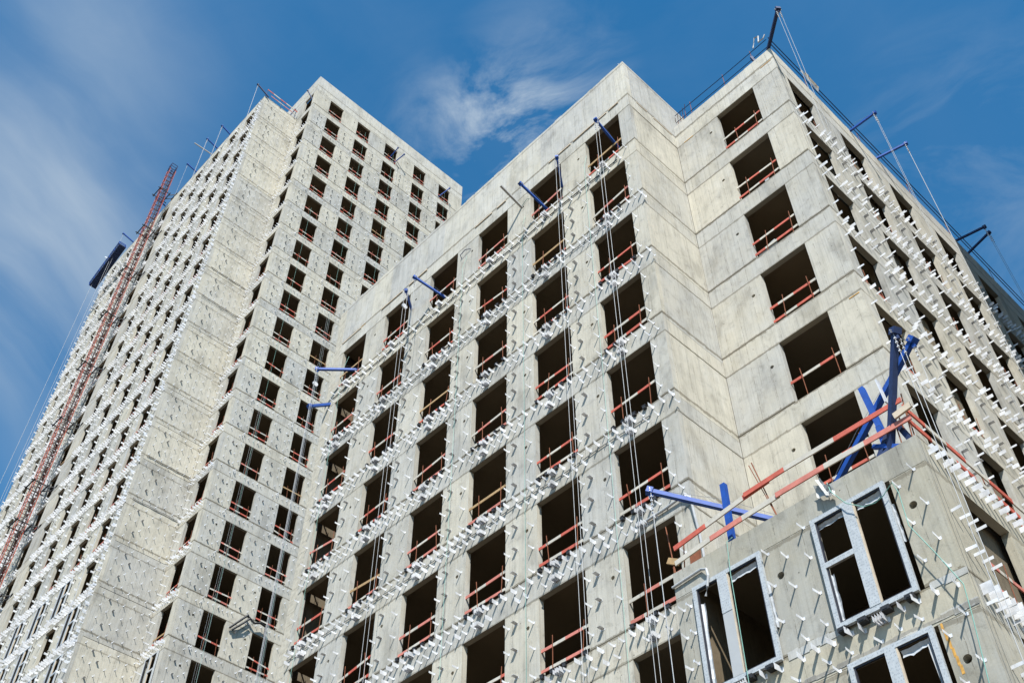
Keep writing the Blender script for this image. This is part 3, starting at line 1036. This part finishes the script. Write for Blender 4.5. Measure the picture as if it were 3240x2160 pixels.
for ci, (a, b) in enumerate(WT):
    for k, h in enumerate(headsT):
        P = FT.P((a + b) / 2, h - 2.0)
        x_, y_, _ = pix(P)
        if not seen(P, 20):
            continue
        # skip openings hidden behind the mid-rise
        d = Vector(P) - CAM
        t = (0.0 - CAM.y) / d.y
        hit = CAM + d * t
        if t < 1 and -18.6 < hit.x < 0 and hit.z < 42.4:
            continue
        guard(FT, a, b, h - 2.47, '{} board rail, %s opening down, %s column of the tower face from its edge' % (ORD[k], ORD[ci]), 'guard rails in the tower face', hi=0.75, lo=0.22)
for ci, (a, b) in enumerate(reversed(WX)):
    for k, h in enumerate(headsX[:20]):
        P = FX.P((a + b) / 2, h - 2.0)
        if ci in (0, 1, 2, 3, 5) and k > 3 and seen(P, 10) and random.random() < 0.6 and not (h < 42.3):
            guard(FX, a, b, h - 2.47, '{} board rail, %s opening down, %s column round the tower edge' % (ORD[k], ORD[ci]), 'guard rails round the tower edge', hi=0.45, lo=0.15)
for k, h in enumerate(headsT[:20]):
    if k > 7 and h > 36:
        guard(FU, WU[0][0], WU[0][1], h - 2.47, '{} board rail, %s opening down the narrow column in the tower recess' % ORD[k], 'guard rails in the tower recess', hi=0.4, lo=0.12)
gr = guard(FR, 0.15, 1.95, 15.78 - HB, '{} board rail in the side opening of the corner block', 'guard rails of the corner block', hi=0.85, lo=0.3, sch='pink')

# rail round the roof of the corner block
rr = thing('roof_guard_rail', 'long red and white board rail on rusty posts round the corner block roof', 'guard rail', (3, -1, 16.45))


def long_board(p, q_, sch, seed, root, zoff=0.0, wdt=0.13):
    rnd = random.Random(seed)
    mb = MB()
    p, q_ = Vector(p), Vector(q_)
    L = (q_ - p).length
    x, c = 0.0, rnd.randint(0, 1)
    while x < L - 0.01:
        e = min(L, x + rnd.uniform(0.65, 1.0))
        mb.beam(p.lerp(q_, x / L), p.lerp(q_, e / L), 0.032, wdt, c)
        x, c = e, 1 - c
    part('board', mb.mesh('board', *((M_RED, M_WHITE) if sch == 'red' else (M_PINK, M_WHITE))), root)


def striped(ps, sch, wdt=0.13):
    """ps: list of (x, y, z) break points, red first"""
    mb = MB()
    for i in range(len(ps) - 1):
        mb.beam(ps[i], ps[i + 1], 0.032, wdt, i % 2)
    part('board', mb.mesh('board', *((M_RED, M_WHITE) if sch == 'red' else (M_PINK, M_WHITE))), rr)


striped([(0.10, -1.16, 17.12), (1.05, -1.16, 17.24), (2.14, -1.16, 17.38), (2.86, -1.16, 17.44)], 'red')
striped([(2.20, -1.20, 17.40), (3.31, -1.20, 17.45), (4.60, -1.19, 17.46), (6.24, -1.17, 17.48)], 'red', 0.12)
striped([(1.10, -1.13, 16.86), (2.00, -1.13, 16.91), (3.02, -1.13, 16.95)], 'pink')
striped([(1.10, -1.13, 16.86), (1.09, -1.13, 16.86), (0.06, -1.13, 16.74)], 'pink')
striped([(2.95, -1.17, 16.95), (4.21, -1.17, 16.96), (5.20, -1.16, 16.96), (6.30, -1.15, 16.96)], 'pink')
long_board((6.22, -1.15, 17.30), (6.24, 4.2, 17.28), 'red', 21, rr)
long_board((6.20, -1.12, 16.98), (6.22, 4.2, 16.90), 'red', 33, rr)
for (x, y, z0, z1, tx) in ((0.02, -1.1, 16.4, 17.9, -0.12), (0.22, -1.05, 16.4, 17.3, 0.1), (2.84, -1.08, 16.46, 18.25, -0.35), (6.15, -1.08, 16.4, 17.7, 0.1), (6.05, -1.0, 16.4, 17.6, -0.05),
                           (6.12, -0.85, 16.4, 17.5, 0.03), (6.15, 2.1, 16.4, 17.5, 0.0), (5.9, -1.05, 16.4, 17.45, 0.02)):
    part('post', MB().tube([(x, y, z0), (x + tx * 0.5, y, (z0 + z1) / 2), (x + tx, y, z1)], 0.014, 6).mesh('post', M_RUST), rr)
part('timber_block', MB().beam((6.0, -1.22, 17.12), (6.42, -1.22, 17.18), 0.05, 0.15).mesh('timber_block', M_BATTEN), rr)
part('timber_block', MB().beam((-0.15, -1.1, 16.95), (0.15, -1.1, 16.75), 0.06, 0.15).mesh('timber_block', M_WOOD), rr)


# ------------------------------------------------------------------ davits
def davit(root_p, tip_p, label, group, rope=(0, 0), wd=0.085, legs=(), mat=None, rope_r=0.007, pulley=None, stay=True, rmat=None):
    root_p, tip_p = Vector(root_p), Vector(tip_p)
    mat = mat or M_BLUE
    o = thing('davit_arm', label, 'davit', root_p, 0, group)
    d = (tip_p - root_p).normalized()
    part('arm', MB().beam(root_p, tip_p, wd, wd).mesh('arm', mat), o)
    hd = MB().beam(tip_p - d * 0.03, tip_p + d * 0.12, wd * 1.55, wd * 1.5)
    hd.beam(tip_p + d * 0.02 - Vector((0, 0, wd * 0.9)), tip_p + d * 0.02 - Vector((0, 0, wd * 1.7)), wd * 0.5, wd * 0.7)
    part('arm_head', hd.mesh('arm_head', mat), o)
    bl = MB()
    side = d.cross(Vector((0, 0, 1))).normalized()
    for s_ in (-1, 1):
        bl.tube([tip_p + side * (wd * 0.7 * s_) + d * 0.04, tip_p + side * (wd * 1.1 * s_) + d * 0.04], 0.014, 6)
        bl.tube([tip_p + side * (wd * 0.7 * s_) + d * 0.04 - Vector((0, 0, .06)), tip_p + side * (wd * 1.1 * s_) + d * 0.04 - Vector((0, 0, .06))], 0.012, 6)
    part('bolts', bl.mesh('bolts', M_GALV), o)
    for (p, q_, ww) in legs:
        part('leg', MB().beam(p, q_, ww).mesh('leg', mat), o)
    n, ln = rope
    for i in range(n):
        off = side * (0.06 * (i - (n - 1) / 2)) * 2.2
        p = tip_p + off + d * 0.02
        part('rope', MB().tube([p, p + Vector((0.01, 0, -ln * 0.5)), p + Vector((0.0, 0, -ln))], rope_r, 5).mesh('rope', rmat or M_ROPE), o)
        cl_ = MB()
        for j in range(4):
            cl_.box(p.x - 0.022, p.x + 0.022, p.y - 0.022, p.y + 0.022, p.z - 0.22 - j * 0.13, p.z - 0.19 - j * 0.13)
        part('rope_clips', cl_.mesh('rope_clips', M_GALV), o)
    if pulley:
        pz = tip_p.z - pulley
        part('pulley', MB().tube([(tip_p.x - .03, tip_p.y, pz), (tip_p.x + .03, tip_p.y, pz)], 0.13, 14).mesh('pulley', M_GALV), o)
    if stay:
        mid_ = root_p.lerp(tip_p, 0.5) + Vector((0, 0, 0.28))
        part('stay_wire', MB().tube([root_p + Vector((0, 0, 0.1)) - d * 0.2, mid_, tip_p + Vector((0, 0, 0.06))], 0.005, 4).mesh('stay_wire', M_ROPE), o)
    return o


GM = 'blue davit arms reaching out of the mid-rise top openings'
davit((-1.0, 0.35, 37.35), (-0.88, -1.0, 37.64), 'blue davit arm in the top opening nearest the mid-rise corner, two long white ropes', GM, (2, 36))
davit((-4.0, 0.45, 37.2), (-2.97, -1.0, 37.42), 'blue davit arm seen end-on, beside the second top opening of the mid-rise', GM, (2, 36))
davit((-4.75, 0.3, 37.1), (-4.94, -1.0, 37.80), 'blue davit arm slanting out of the second top opening beside a grey tube', GM, (1, 0.9))
davit((-10.9, 0.3, 37.15), (-11.36, -1.0, 37.77), 'blue davit arm slanting out of the fourth top opening from the mid-rise corner', GM, (1, 3.0))
davit((-13.2, 0.45, 37.9), (-11.92, -1.0, 37.38), 'blue davit arm with round pulley hanging, by the fifth top opening', GM, (2, 30), pulley=1.0)
davit((-16.6, 0.3, 37.1), (-18.05, -1.0, 37.31), 'long blue davit arm at the left end of the mid-rise, ropes with pulley', GM, (3, 25), pulley=0.95, wd=0.11)
davit((-18.2, 0.15, 36.0), (-18.36, -0.85, 35.3), 'short blue davit stub poking past the left end of the mid-rise', GM, (1, 20), wd=0.12, stay=False)
o = thing('grey_tube', 'grey square steel tube poking out beside the third pillar of the mid-rise', 'tube', (-5.93, 0, 38.3))
part('tube_body', MB().beam((-5.93, 0.05, 38.25), (-5.97, -1.15, 38.68), 0.09, 0.09).mesh('tube_body', M_HOSE), o)
part('tie_cord', MB().tube([(-5.9, -0.03, 38.3), (-5.6, -0.05, 38.45), (-5.44, 0.02, 38.4)], 0.012, 4).mesh('tie_cord', M_GREEN), o)
GR = 'davit arms along the mid-rise roof edge'
davit((4.45, 3.15, 40.55), (5.98, 1.95, 40.75), 'dark blue davit arm at the very roof corner of the mid-rise', GR, (2, 9), wd=0.12, mat=M_NAVY, rope_r=0.007, rmat=M_CABLE,
      legs=(((4.15, 3.1, 40.4), (4.0, 3.0, 41.2), 0.1),))
davit((4.4, 8.25, 40.7), (6.02, 8.1, 40.42), 'blue davit arm on the roof edge with two ropes, next to the roof corner one', GR, (2, 38), mat=M_BLUE, rope_r=0.007, rmat=M_CABLE)
davit((4.4, 10.1, 40.75), (6.07, 10.35, 40.60), 'blue davit arm on the roof edge, third from the roof corner', GR, (2, 38), mat=M_BLUE, rope_r=0.007, rmat=M_CABLE)
davit((4.4, 16.4, 40.9), (6.05, 16.8, 41.0), 'navy davit arm on the roof edge above where the shade begins', GR, (1, 0.6), mat=M_NAVY)
davit((4.4, 17.7, 41.0), (6.02, 17.25, 41.0), 'navy davit arm with two ropes, last one before the right edge', GR, (2, 38), mat=M_NAVY, rope_r=0.007, rmat=M_CABLE)
GB = 'blue davits on the corner block roof'
davit((2.62, 0.30, 17.12), (0.14, -1.8, 18.43), 'bright blue davit arm crossing an upright post, left on the corner block roof', GB, (2, 16), wd=0.11,
      legs=(((1.42, -0.78, 16.45), (1.47, -0.78, 18.42), 0.13),))
davit((5.62, -1.0, 16.6), (6.74, -1.5, 18.85), 'steep dark blue davit arm at the corner block corner, left of the pair', GB, (2, 16), wd=0.125, mat=M_NAVY,
      legs=(((5.62, -1.0, 16.6), (5.25, -1.0, 16.5), 0.12), ((5.9, -1.0, 17.3), (5.3, -1.0, 16.5), 0.10),
            ((5.9, -0.95, 17.2), (6.1, -1.0, 16.5), 0.10)))
dv3 = davit((2.84, -0.09, 16.38), (6.80, -0.90, 19.0), 'long slanting blue davit arm at the corner block corner, right of the pair', GB, (1, 1.6), wd=0.12,
      legs=(((5.34, -0.7, 18.8), (5.50, -0.7, 17.0), 0.12), ((5.3, -1.0, 16.9), (5.9, -1.02, 16.5), 0.09), ((5.5, -0.9, 16.5), (5.5, -0.9, 17.4), 0.1)))
GT = 'blue davit arms on the tower roof edge'
for n, (x, dx, dz, y, lab) in enumerate(((-41.95, -0.2, 0.95, 0.0, 'blue davit arm on the tower roof corner beside the striped rail'),
                                         (-48.06, 0.0, 0.45, -0.05, 'blue davit arm on the tower roof edge, second from the corner'),
                                         (-50.27, 0.0, 0.35, -0.3, 'blue davit arm on the tower roof edge, just right of a grey tube'),
                                         (-54.05, 0.0, 0.2, -0.15, 'blue davit arm on the tower roof edge right of the red mast'),
                                         (-59.9, 0.0, 0.3, -0.25, 'blue davit arm half hidden behind the red mast top'),
                                         (-66.3, 0.0, 0.3, -0.35, 'blue davit arm left of the red mast above the hanging platform'))):
    davit((x, 1.3, 95.9), (x + dx, y, 96.0 + dz), lab, GT, (2, 60) if n < 3 else (1, 60), wd=0.11, mat=M_BLUE if n else M_NAVY, rope_r=0.010, stay=False)
o = thing('grey_tube', 'long thin grey tube sticking out of the tower roof edge into the sky', 'tube', (-51.28, 1, 96))
part('tube_body', MB().beam((-51.28, 1.1, 96.05), (-51.28, -1.07, 95.95), 0.09).mesh('tube_body', M_HOSE), o)
GF = 'small blue davits in the tower top openings'
davit((-39.6, 14.3, 96.6), (-38.4, 14.35, 97.15), 'small blue davit, left of two in the tower top opening, third column', GF, (1, 4), mat=M_BLUE, stay=False)
davit((-39.6, 14.9, 96.4), (-38.4, 15.2, 96.9), 'small blue davit, right of two in the tower top opening, third column', GF, (1, 4), mat=M_BLUE, stay=False)
davit((-39.6, 20.8, 96.2), (-38.5, 21.4, 97.3), 'small blue davit in the last top opening at the tower right edge', GF, (1, 5), mat=M_BLUE, stay=False)
davit((-40.0, 4.9, 97.2), (-40.3, 4.25, 98.7), 'dark davit arm reaching up from the narrow recess opening of the tower', GF, (0, 0), mat=M_NAVY, stay=False)
davit((-43.2, 4.0, 96.0), (-42.7, 4.5, 98.4), 'dark davit arm in the notch between tower roof levels', GF, (0, 0), mat=M_NAVY, stay=False)
for y, lab in ((10.35, 'hanging white ropes over the tower second opening column'), (6.55, 'hanging white ropes over the tower first opening column')):
    o = thing('hanging_ropes', 'set of ' + lab, 'rope', (-38.5, y, 60), 0, 'ropes hanging before the tower')
    for i in range(3):
        part('rope', MB().tube([(-38.5, y + 0.13 * i - 0.1, 68 if y > 8 else 56), (-38.5, y + 0.13 * i - 0.12, 40), (-38.5, y + .13 * i - 0.1, 20)], 0.005, 4).mesh('rope', M_CABLE), o)

part('counter_plate', MB().beam((5.80, -0.9, 18.55), (5.84, -0.9, 17.85), 0.13, 0.03).mesh('counter_plate', M_GALV), dv3)

# striped rail on the tower step
o = thing('step_rail', 'thin red and white striped rail on top of the tower step, against the sky', 'guard rail', (-42.0, 2.5, 96))
long_board((-41.95, 1.0, 97.0), (-41.95, 4.5, 96.95), 'red', 2, o, wdt=0.14)
long_board((-42.0, 1.5, 96.45), (-42.0, 4.5, 96.4), 'pink', 3, o, wdt=0.10)
for y in (1.0, 2.7, 4.4):
    part('post', MB().tube([(-42.05, y, 95.9), (-42.0, y, 97.2)], 0.03, 5).mesh('post', M_NAVY), o)

# safety lines above the roof edge of the right wing
o = thing('roof_safety_line', 'two dark steel lines on thin posts along the mid-rise roof edge', 'safety line', (4.8, 3, 40.5))
for z_, dd in ((41.0, 0.0), (41.55, 0.05)):
    part('line', MB().tube([(0.1, 3.0, z_), (2.4, 3.0, z_ - 0.03), (4.8, 3.0, z_)], 0.016, 5).mesh('line', M_NAVY), o)
    part('line', MB().tube([(4.9, 3.0, z_ + .02), (4.93, 10, z_ + 0.10), (4.93, 17, z_ + 0.35), (4.93, 30, z_ + .6)], 0.020, 5).mesh('line', M_NAVY), o)
for (x, y) in ((0.9, 3.02), (2.6, 3.02), (4.0, 3.02), (4.8, 5.5), (4.8, 9.2), (4.8, 13), (4.8, 16.2), (4.8, 20)):
    part('post', MB().tube([(x, y, 40.3), (x, y, 41.65 + 0.02 * y)], 0.012, 5).mesh('post', M_RUST), o)
o = thing('wrapped_bundle', 'crumpled pale wrapping tied to the roof line right of the roof corner', 'bundle', (4.95, 5.3, 41.1))
part('wrap', rag(FQ, 5.0, 41.5, 6.1, 41.25, 0.35, 0.12, seed=9), o)
part('wrap', rag(FQ, 5.1, 41.3, 6.0, 41.2, 0.30, 0.2, M_BATTEN, seed=19), o)
o = thing('coiled_strap', 'pale coil of strap hanging on the davit at the mid-rise roof corner', 'strap', (4.6, 2.9, 41.2))
part('coil', MB().tube([(4.25, 2.85, 41.4), (4.45, 2.8, 41.9), (4.62, 2.8, 41.8), (4.55, 2.8, 41.4), (4.8, 2.75, 41.3), (4.9, 2.75, 41.45)], 0.03, 6).mesh('coil', M_ROPE), o)

# reinforcing bars and small leftovers on the roof edges
o = thing('bent_rebar_cage', 'bent rusty reinforcing bars sticking up between the two mid-rise roofs', 'rebar', (0.2, 3.2, 40.6))
for i in range(6):
    x, y = -0.25 + 0.14 * i, 3.25
    part('bar', MB().tube([(x, y, 40.4), (x + 0.05, y - 0.05, 41.1 + 0.12 * i), (x + 0.18, y - 0.2, 41.4 + 0.1 * i)], 0.012, 5).mesh('bar', M_RUST), o)

for x, hh in ((-0.25, 0.35), (-6.2, 0.4), (-11.2, 0.35), (-15.8, 0.5), (-17.4, 0.3)):
    part('starter_bar', MB().tube([(x, 0.12, 42.3), (x + jig(.05), 0.1, 42.45 + hh)], 0.014, 5).mesh('starter_bar', M_HOSE), mid)
for i in range(9):
    x = -17.5 + i * 1.95 + jig(0.4)
    part('top_chip', MB().box(x, x + random.uniform(.1, .5), 0.004, 0.2, 42.3, 42.49 + random.uniform(0.01, 0.05)).mesh('top_chip', M_PAR), mid)

# ------------------------------------------------------------------ mast hoist
mast = thing('mast_hoist', 'tall red lattice hoist mast climbing the left face of the tower', 'mast', (-59, 0, 0))
sec = MB()
S, HS = 0.32, 1.5
for sx in (-1, 1):
    for sy in (-1, 1):
        sec.beam((sx * S, sy * S, 0), (sx * S, sy * S, HS - 0.03), 0.05)
for z_ in (0.04, HS * 0.5):
    for sx in (-1, 1):
        sec.beam((sx * S, -S, z_), (sx * S, S, z_), 0.045, mi=1)
        sec.beam((-S, sx * S, z_), (S, sx * S, z_), 0.045, mi=0)
for k in range(2):
    za, zb = HS * 0.5 * k + 0.05, HS * 0.5 * (k + 1) - 0.05
    for s_ in (-1, 1):
        p = (-S, s_ * S, za) if k else (S, s_ * S, za)
        q_ = (S, s_ * S, zb) if k else (-S, s_ * S, zb)
        sec.beam(p, q_, 0.026, mi=1)
        sec.beam((s_ * S, -S, zb), (s_ * S, S, za), 0.026, mi=1)
sec = sec.mesh('mast_section', M_MAST, M_BRACE)
z_ = 13.5
while z_ < 99.6:
    part('mast_section', sec, mast, (-59.0, -0.13, z_))
    z_ += HS
top = MB()
for x in (-S, 0, S):
    top.beam((x, -S, 0), (x, S, 0), 0.05); top.beam((x, S, 0), (x, S, 0.9), 0.05)
    top.beam((-S, x, 0.05), (S, x, 0.05), 0.05); top.beam((x, -S, 0), (x, -S, 0.9), 0.05)
for zz in (0.45, 0.9):
    top.beam((-S, -S, zz), (S, -S, zz), 0.05); top.beam((-S, S, zz), (S, S, zz), 0.05); top.beam((S, -S, zz), (S, S, zz), 0.05)
part('mast_head', top.mesh('mast_head', M_NAVY), mast, (-59.0, -0.13, 100.52))
tie = MB()
tie.beam((-0.62, -0.75, 0), (-0.62, 0.9, 0), 0.07); tie.beam((0.62, -0.75, 0), (0.62, 0.45, 0), 0.07)
tie.beam((-0.8, -0.55, 0), (0.8, -0.55, 0), 0.09); tie.beam((-0.8, 0.55, 0), (0.8, 0.55, 0), 0.09)
tie.beam((0.4, 0.55, 0), (1.0, 1.08, 0), 0.06); tie.beam((-0.2, 0.55, 0), (0.4, 1.08, 0), 0.06)
tie.beam((0.1, 1.05, 0), (1.3, 1.05, 0), 0.08)
tie = tie.mesh('wall_tie', M_BLACK)
for zt in (96.1, 89.5, 82.9, 76.3, 69.7, 63.1, 56.5, 52.7, 46.6, 40.0, 33.4):
    part('wall_tie', tie, mast, (-59.0, -0.13, zt))
part('power_cable', MB().tube([(-58.45, -0.2, 98), (-58.4, -0.25, 60), (-58.45, -0.2, 15)], 0.045, 6).mesh('power_cable', M_BLACK), mast)

# suspended platform
A, B_ = Vector((-69.75, -0.25, 90.4)), Vector((-64.9, -0.25, 92.9))
cr = thing('suspended_platform', 'dark blue work platform hanging off the left edge of the tower', 'platform', A)
ax = (B_ - A).normalized()
up = Vector((0, 1, 0)).cross(ax).normalized()
if up.z < 0:
    up = -up
L_ = (B_ - A).length
part('deck', MB().beam(A, B_, 0.75, 0.07, up=up).mesh('deck', M_NAVY), cr)
sl = MB()
for i in range(28):
    p = A.lerp(B_, (i + 0.5) / 28) - up * 0.06
    sl.beam(p - Vector((0, 0.36, 0)), p + Vector((0, 0.36, 0)), 0.05, 0.04)
part('deck_ribs', sl.mesh('deck_ribs', M_NAVY), cr)
rl = MB()
for s_ in (-0.37, 0.37):
    for hh in (0.3, 0.65, 1.0):
        rl.beam(A + Vector((0, s_, 0)) + up * hh, B_ + Vector((0, s_, 0)) + up * hh, 0.04)
    for i in range(7):
        p = A.lerp(B_, i / 6) + Vector((0, s_, 0))
        rl.beam(p, p + up * 1.0, 0.04)
for P in (A, B_):
    for hh in (0.3, 0.65, 1.0):
        rl.beam(P + up * hh - Vector((0, 0.37, 0)), P + up * hh + Vector((0, 0.37, 0)), 0.04)
part('rails', rl.mesh('rails', M_BLUE), cr)
pp = A.lerp(B_, 0.62)
part('outrigger', MB().beam(pp + up * 0.6, pp + up * 1.3 + Vector((-0.5, -0.5, 0.2)), 0.10).mesh('outrigger', M_GALV), cr)
for t in (0.05, 0.62):
    p = A.lerp(B_, t)
    part('rope', MB().tube([p - Vector((0, .2, 0)), p - Vector((0, .2, 35)), p - Vector((0, .2, 70))], 0.012, 4).mesh('rope', M_ROPE), cr)

# ------------------------------------------------------------------ cords, hoses, leftovers on the walls
for n, (x, z1, z0) in enumerate(((-5.70, 37.4, 15), (-2.30, 37.9, 14), (-9.2, 38.1, 15), (-17.2, 38.2, 18))):
    o = thing('plumb_cord', ['thin green cord hanging down the pillar left of the second opening column', 'thin green cord hanging down the pillar left of the corner opening column',
                             'thin green cord hanging down the pillar left of the third opening column', 'thin green cord hanging across the leftmost openings of the mid-rise'][n], 'cord', (x, -0.2, z1), 0, 'green plumb cords on the mid-rise')
    part('cord', MB().tube([(x, -0.04, z1), (x, -0.24, z1 - 1.0), (x + 0.03, -0.25, (z1 + z0) / 2), (x, -0.25, z0)], 0.007, 4).mesh('cord', M_GREEN), o)
for n, (y, z1) in enumerate(((7.0, 80), (10.8, 97), (14.4, 97), (18.0, 97), (21.3, 97))):
    o = thing('plumb_cord', 'thin green cord hanging before the tower opening column, %s from its front edge' % ORD[n], 'cord', (-39.2, y, z1), 0, 'green plumb cords on the tower')
    part('cord', MB().tube([(-39.1, y, z1), (-39.1, y - 0.1, (z1 + 25) / 2), (-39.1, y, 25)], 0.006, 4).mesh('cord', M_GREEN), o)
o = thing('grey_hose', 'pale grey hose looping out of the wall above the roof rail, near the inner corner', 'hose', (0, 0, 19))
part('hose', MB().tube([(-1.6, -0.05, 19.47), (-0.83, -0.05, 19.48), (-0.28, -0.07, 19.52), (-0.09, -0.10, 19.49), (0.04, -0.10, 19.25), (0.06, -0.06, 18.68), (0.06, 0.02, 18.14), (0.06, 0.06, 17.3), (0.08, 0.05, 16.5)], 0.035, 8).mesh('hose', M_ROPE), o)
o = thing('grey_hose', 'pale grey hose curling over the left window frame of the corner block', 'hose', (0.5, -1.3, 16))
part('hose', MB().tube([(-0.02, -1.25, 16.07), (0.4, -1.25, 16.1), (0.80, -1.25, 16.13), (0.98, -1.30, 16.02), (1.04, -1.36, 15.78), (0.98, -1.36, 15.54), (0.86, -1.30, 15.38)], 0.03, 8).mesh('hose', M_ROPE), o)
o = thing('green_rope', 'pale green rope sagging over the right window frame and down the block corner', 'rope', (5, -1.4, 16))
part('rope', MB().tube([(4.2, -1.22, 16.5), (4.32, -1.42, 16.07), (4.57, -1.42, 15.61), (4.9, -1.42, 15.32), (5.15, -1.42, 15.27), (5.35, -1.42, 15.33), (5.6, -1.43, 15.5), (5.66, -1.43, 15.2), (5.64, -1.43, 14.43), (5.95, -1.43, 13.61), (6.22, -1.43, 12.82), (6.18, -1.43, 12.28), (6.05, -1.43, 11), (6.0, -1.4, 8)], 0.010, 5).mesh('rope', M_GREEN), o)
o = thing('green_rope', 'thin green rope hanging straight down across the left window frame of the block', 'rope', (1.7, -1.4, 16))
part('rope', MB().tube([(1.72, -1.22, 16.5), (1.68, -1.4, 16.3), (1.63, -1.4, 15.5), (1.6, -1.4, 12.9), (1.6, -1.4, 9)], 0.009, 5).mesh('rope', M_GREEN), o)
o = thing('crumpled_rag', 'crumpled grey rag caught on the corner block roof edge casting a jagged shadow', 'rag', (4.0, -1.3, 16.4))
part('cloth', rag(FB, 3.95, 16.5, 4.35, 16.3, 0.35, 0.15, M_HOSE, seed=44), o)
part('cloth', rag(FB, 4.05, 16.55, 4.2, 16.05, 0.14, 0.22, M_HOSE, seed=45), o)
o = thing('wall_timber', 'weathered dark timber offcut leaning at the foot of the blank wall', 'timber', (0.1, 0.6, 16.9))
part('plank', MB().beam((0.08, -0.35, 16.9), (0.10, -0.35, 17.5), 0.05, 0.3).mesh('plank', M_RUST), o)
o = thing('steel_rod', 'thin leaning rusty rod standing above the roof rail before the blank wall', 'rod', (2.5, -1.1, 17.4))
part('rod', MB().tube([(2.84, -1.1, 16.46), (2.42, -1.1, 18.2)], 0.011, 5).mesh('rod', M_RUST), o)
o = thing('torn_netting', 'torn black netting clinging between two tower openings above the lowest rows', 'netting', (-39.1, 9, 39.5))
for pts in (((-39.15, 8.25, 38.3), (-39.0, 8.7, 38.9), (-39.0, 9.2, 39.55)), ((-39.1, 9.2, 39.55), (-39.0, 9.7, 39.2), (-39.0, 10.1, 39.4), (-39.0, 10.6, 39.3)),
            ((-39.0, 10.5, 39.3), (-38.9, 10.45, 38.6)), ((-39.1, 8.4, 38.2), (-38.95, 9.0, 38.9), (-38.95, 9.3, 39.3))):
    part('strand', MB().tube(pts, 0.07, 5).mesh('strand', M_BLACK), o)
o = thing('work_light', 'small floodlight just inside the second opening down, beside the inner corner', 'lamp', (2.95, 3.3, 34.0))
part('lamp_body', MB().box(2.85, 3.05, 3.35, 3.42, 33.9, 34.1).mesh('lamp_body', M_BLACK), o)
part('lamp_glass', MB().box(2.87, 3.03, 3.345, 3.349, 33.92, 34.08).mesh('lamp_glass', M_PVC), o)
o = thing('steel_sheet', 'dark flat sheet propped in the third opening down beside the inner corner', 'sheet', (2.3, 2.9, 29.95))
part('sheet', MB().beam((2.1, 2.95, 30.0), (2.8, 2.95, 30.15), 0.02, 0.35).mesh('sheet', M_HOSE), o)
for n, (x, z) in enumerate(((-9.6, 38.36), (-4.0, 0))):
    if z:
        o = thing('cable_tail', 'short dark cable tail looping out of a duct hole in the mid-rise wall', 'cable', (x, 0, z))
        part('cable', MB().tube([(x, 0.05, z - 0.1), (x + 0.05, -0.12, z + 0.05), (x + 0.35, -0.12, z + 0.15), (x + 0.6, -0.03, z + 0.05)], 0.018, 5).mesh('cable', M_NAVY), o)
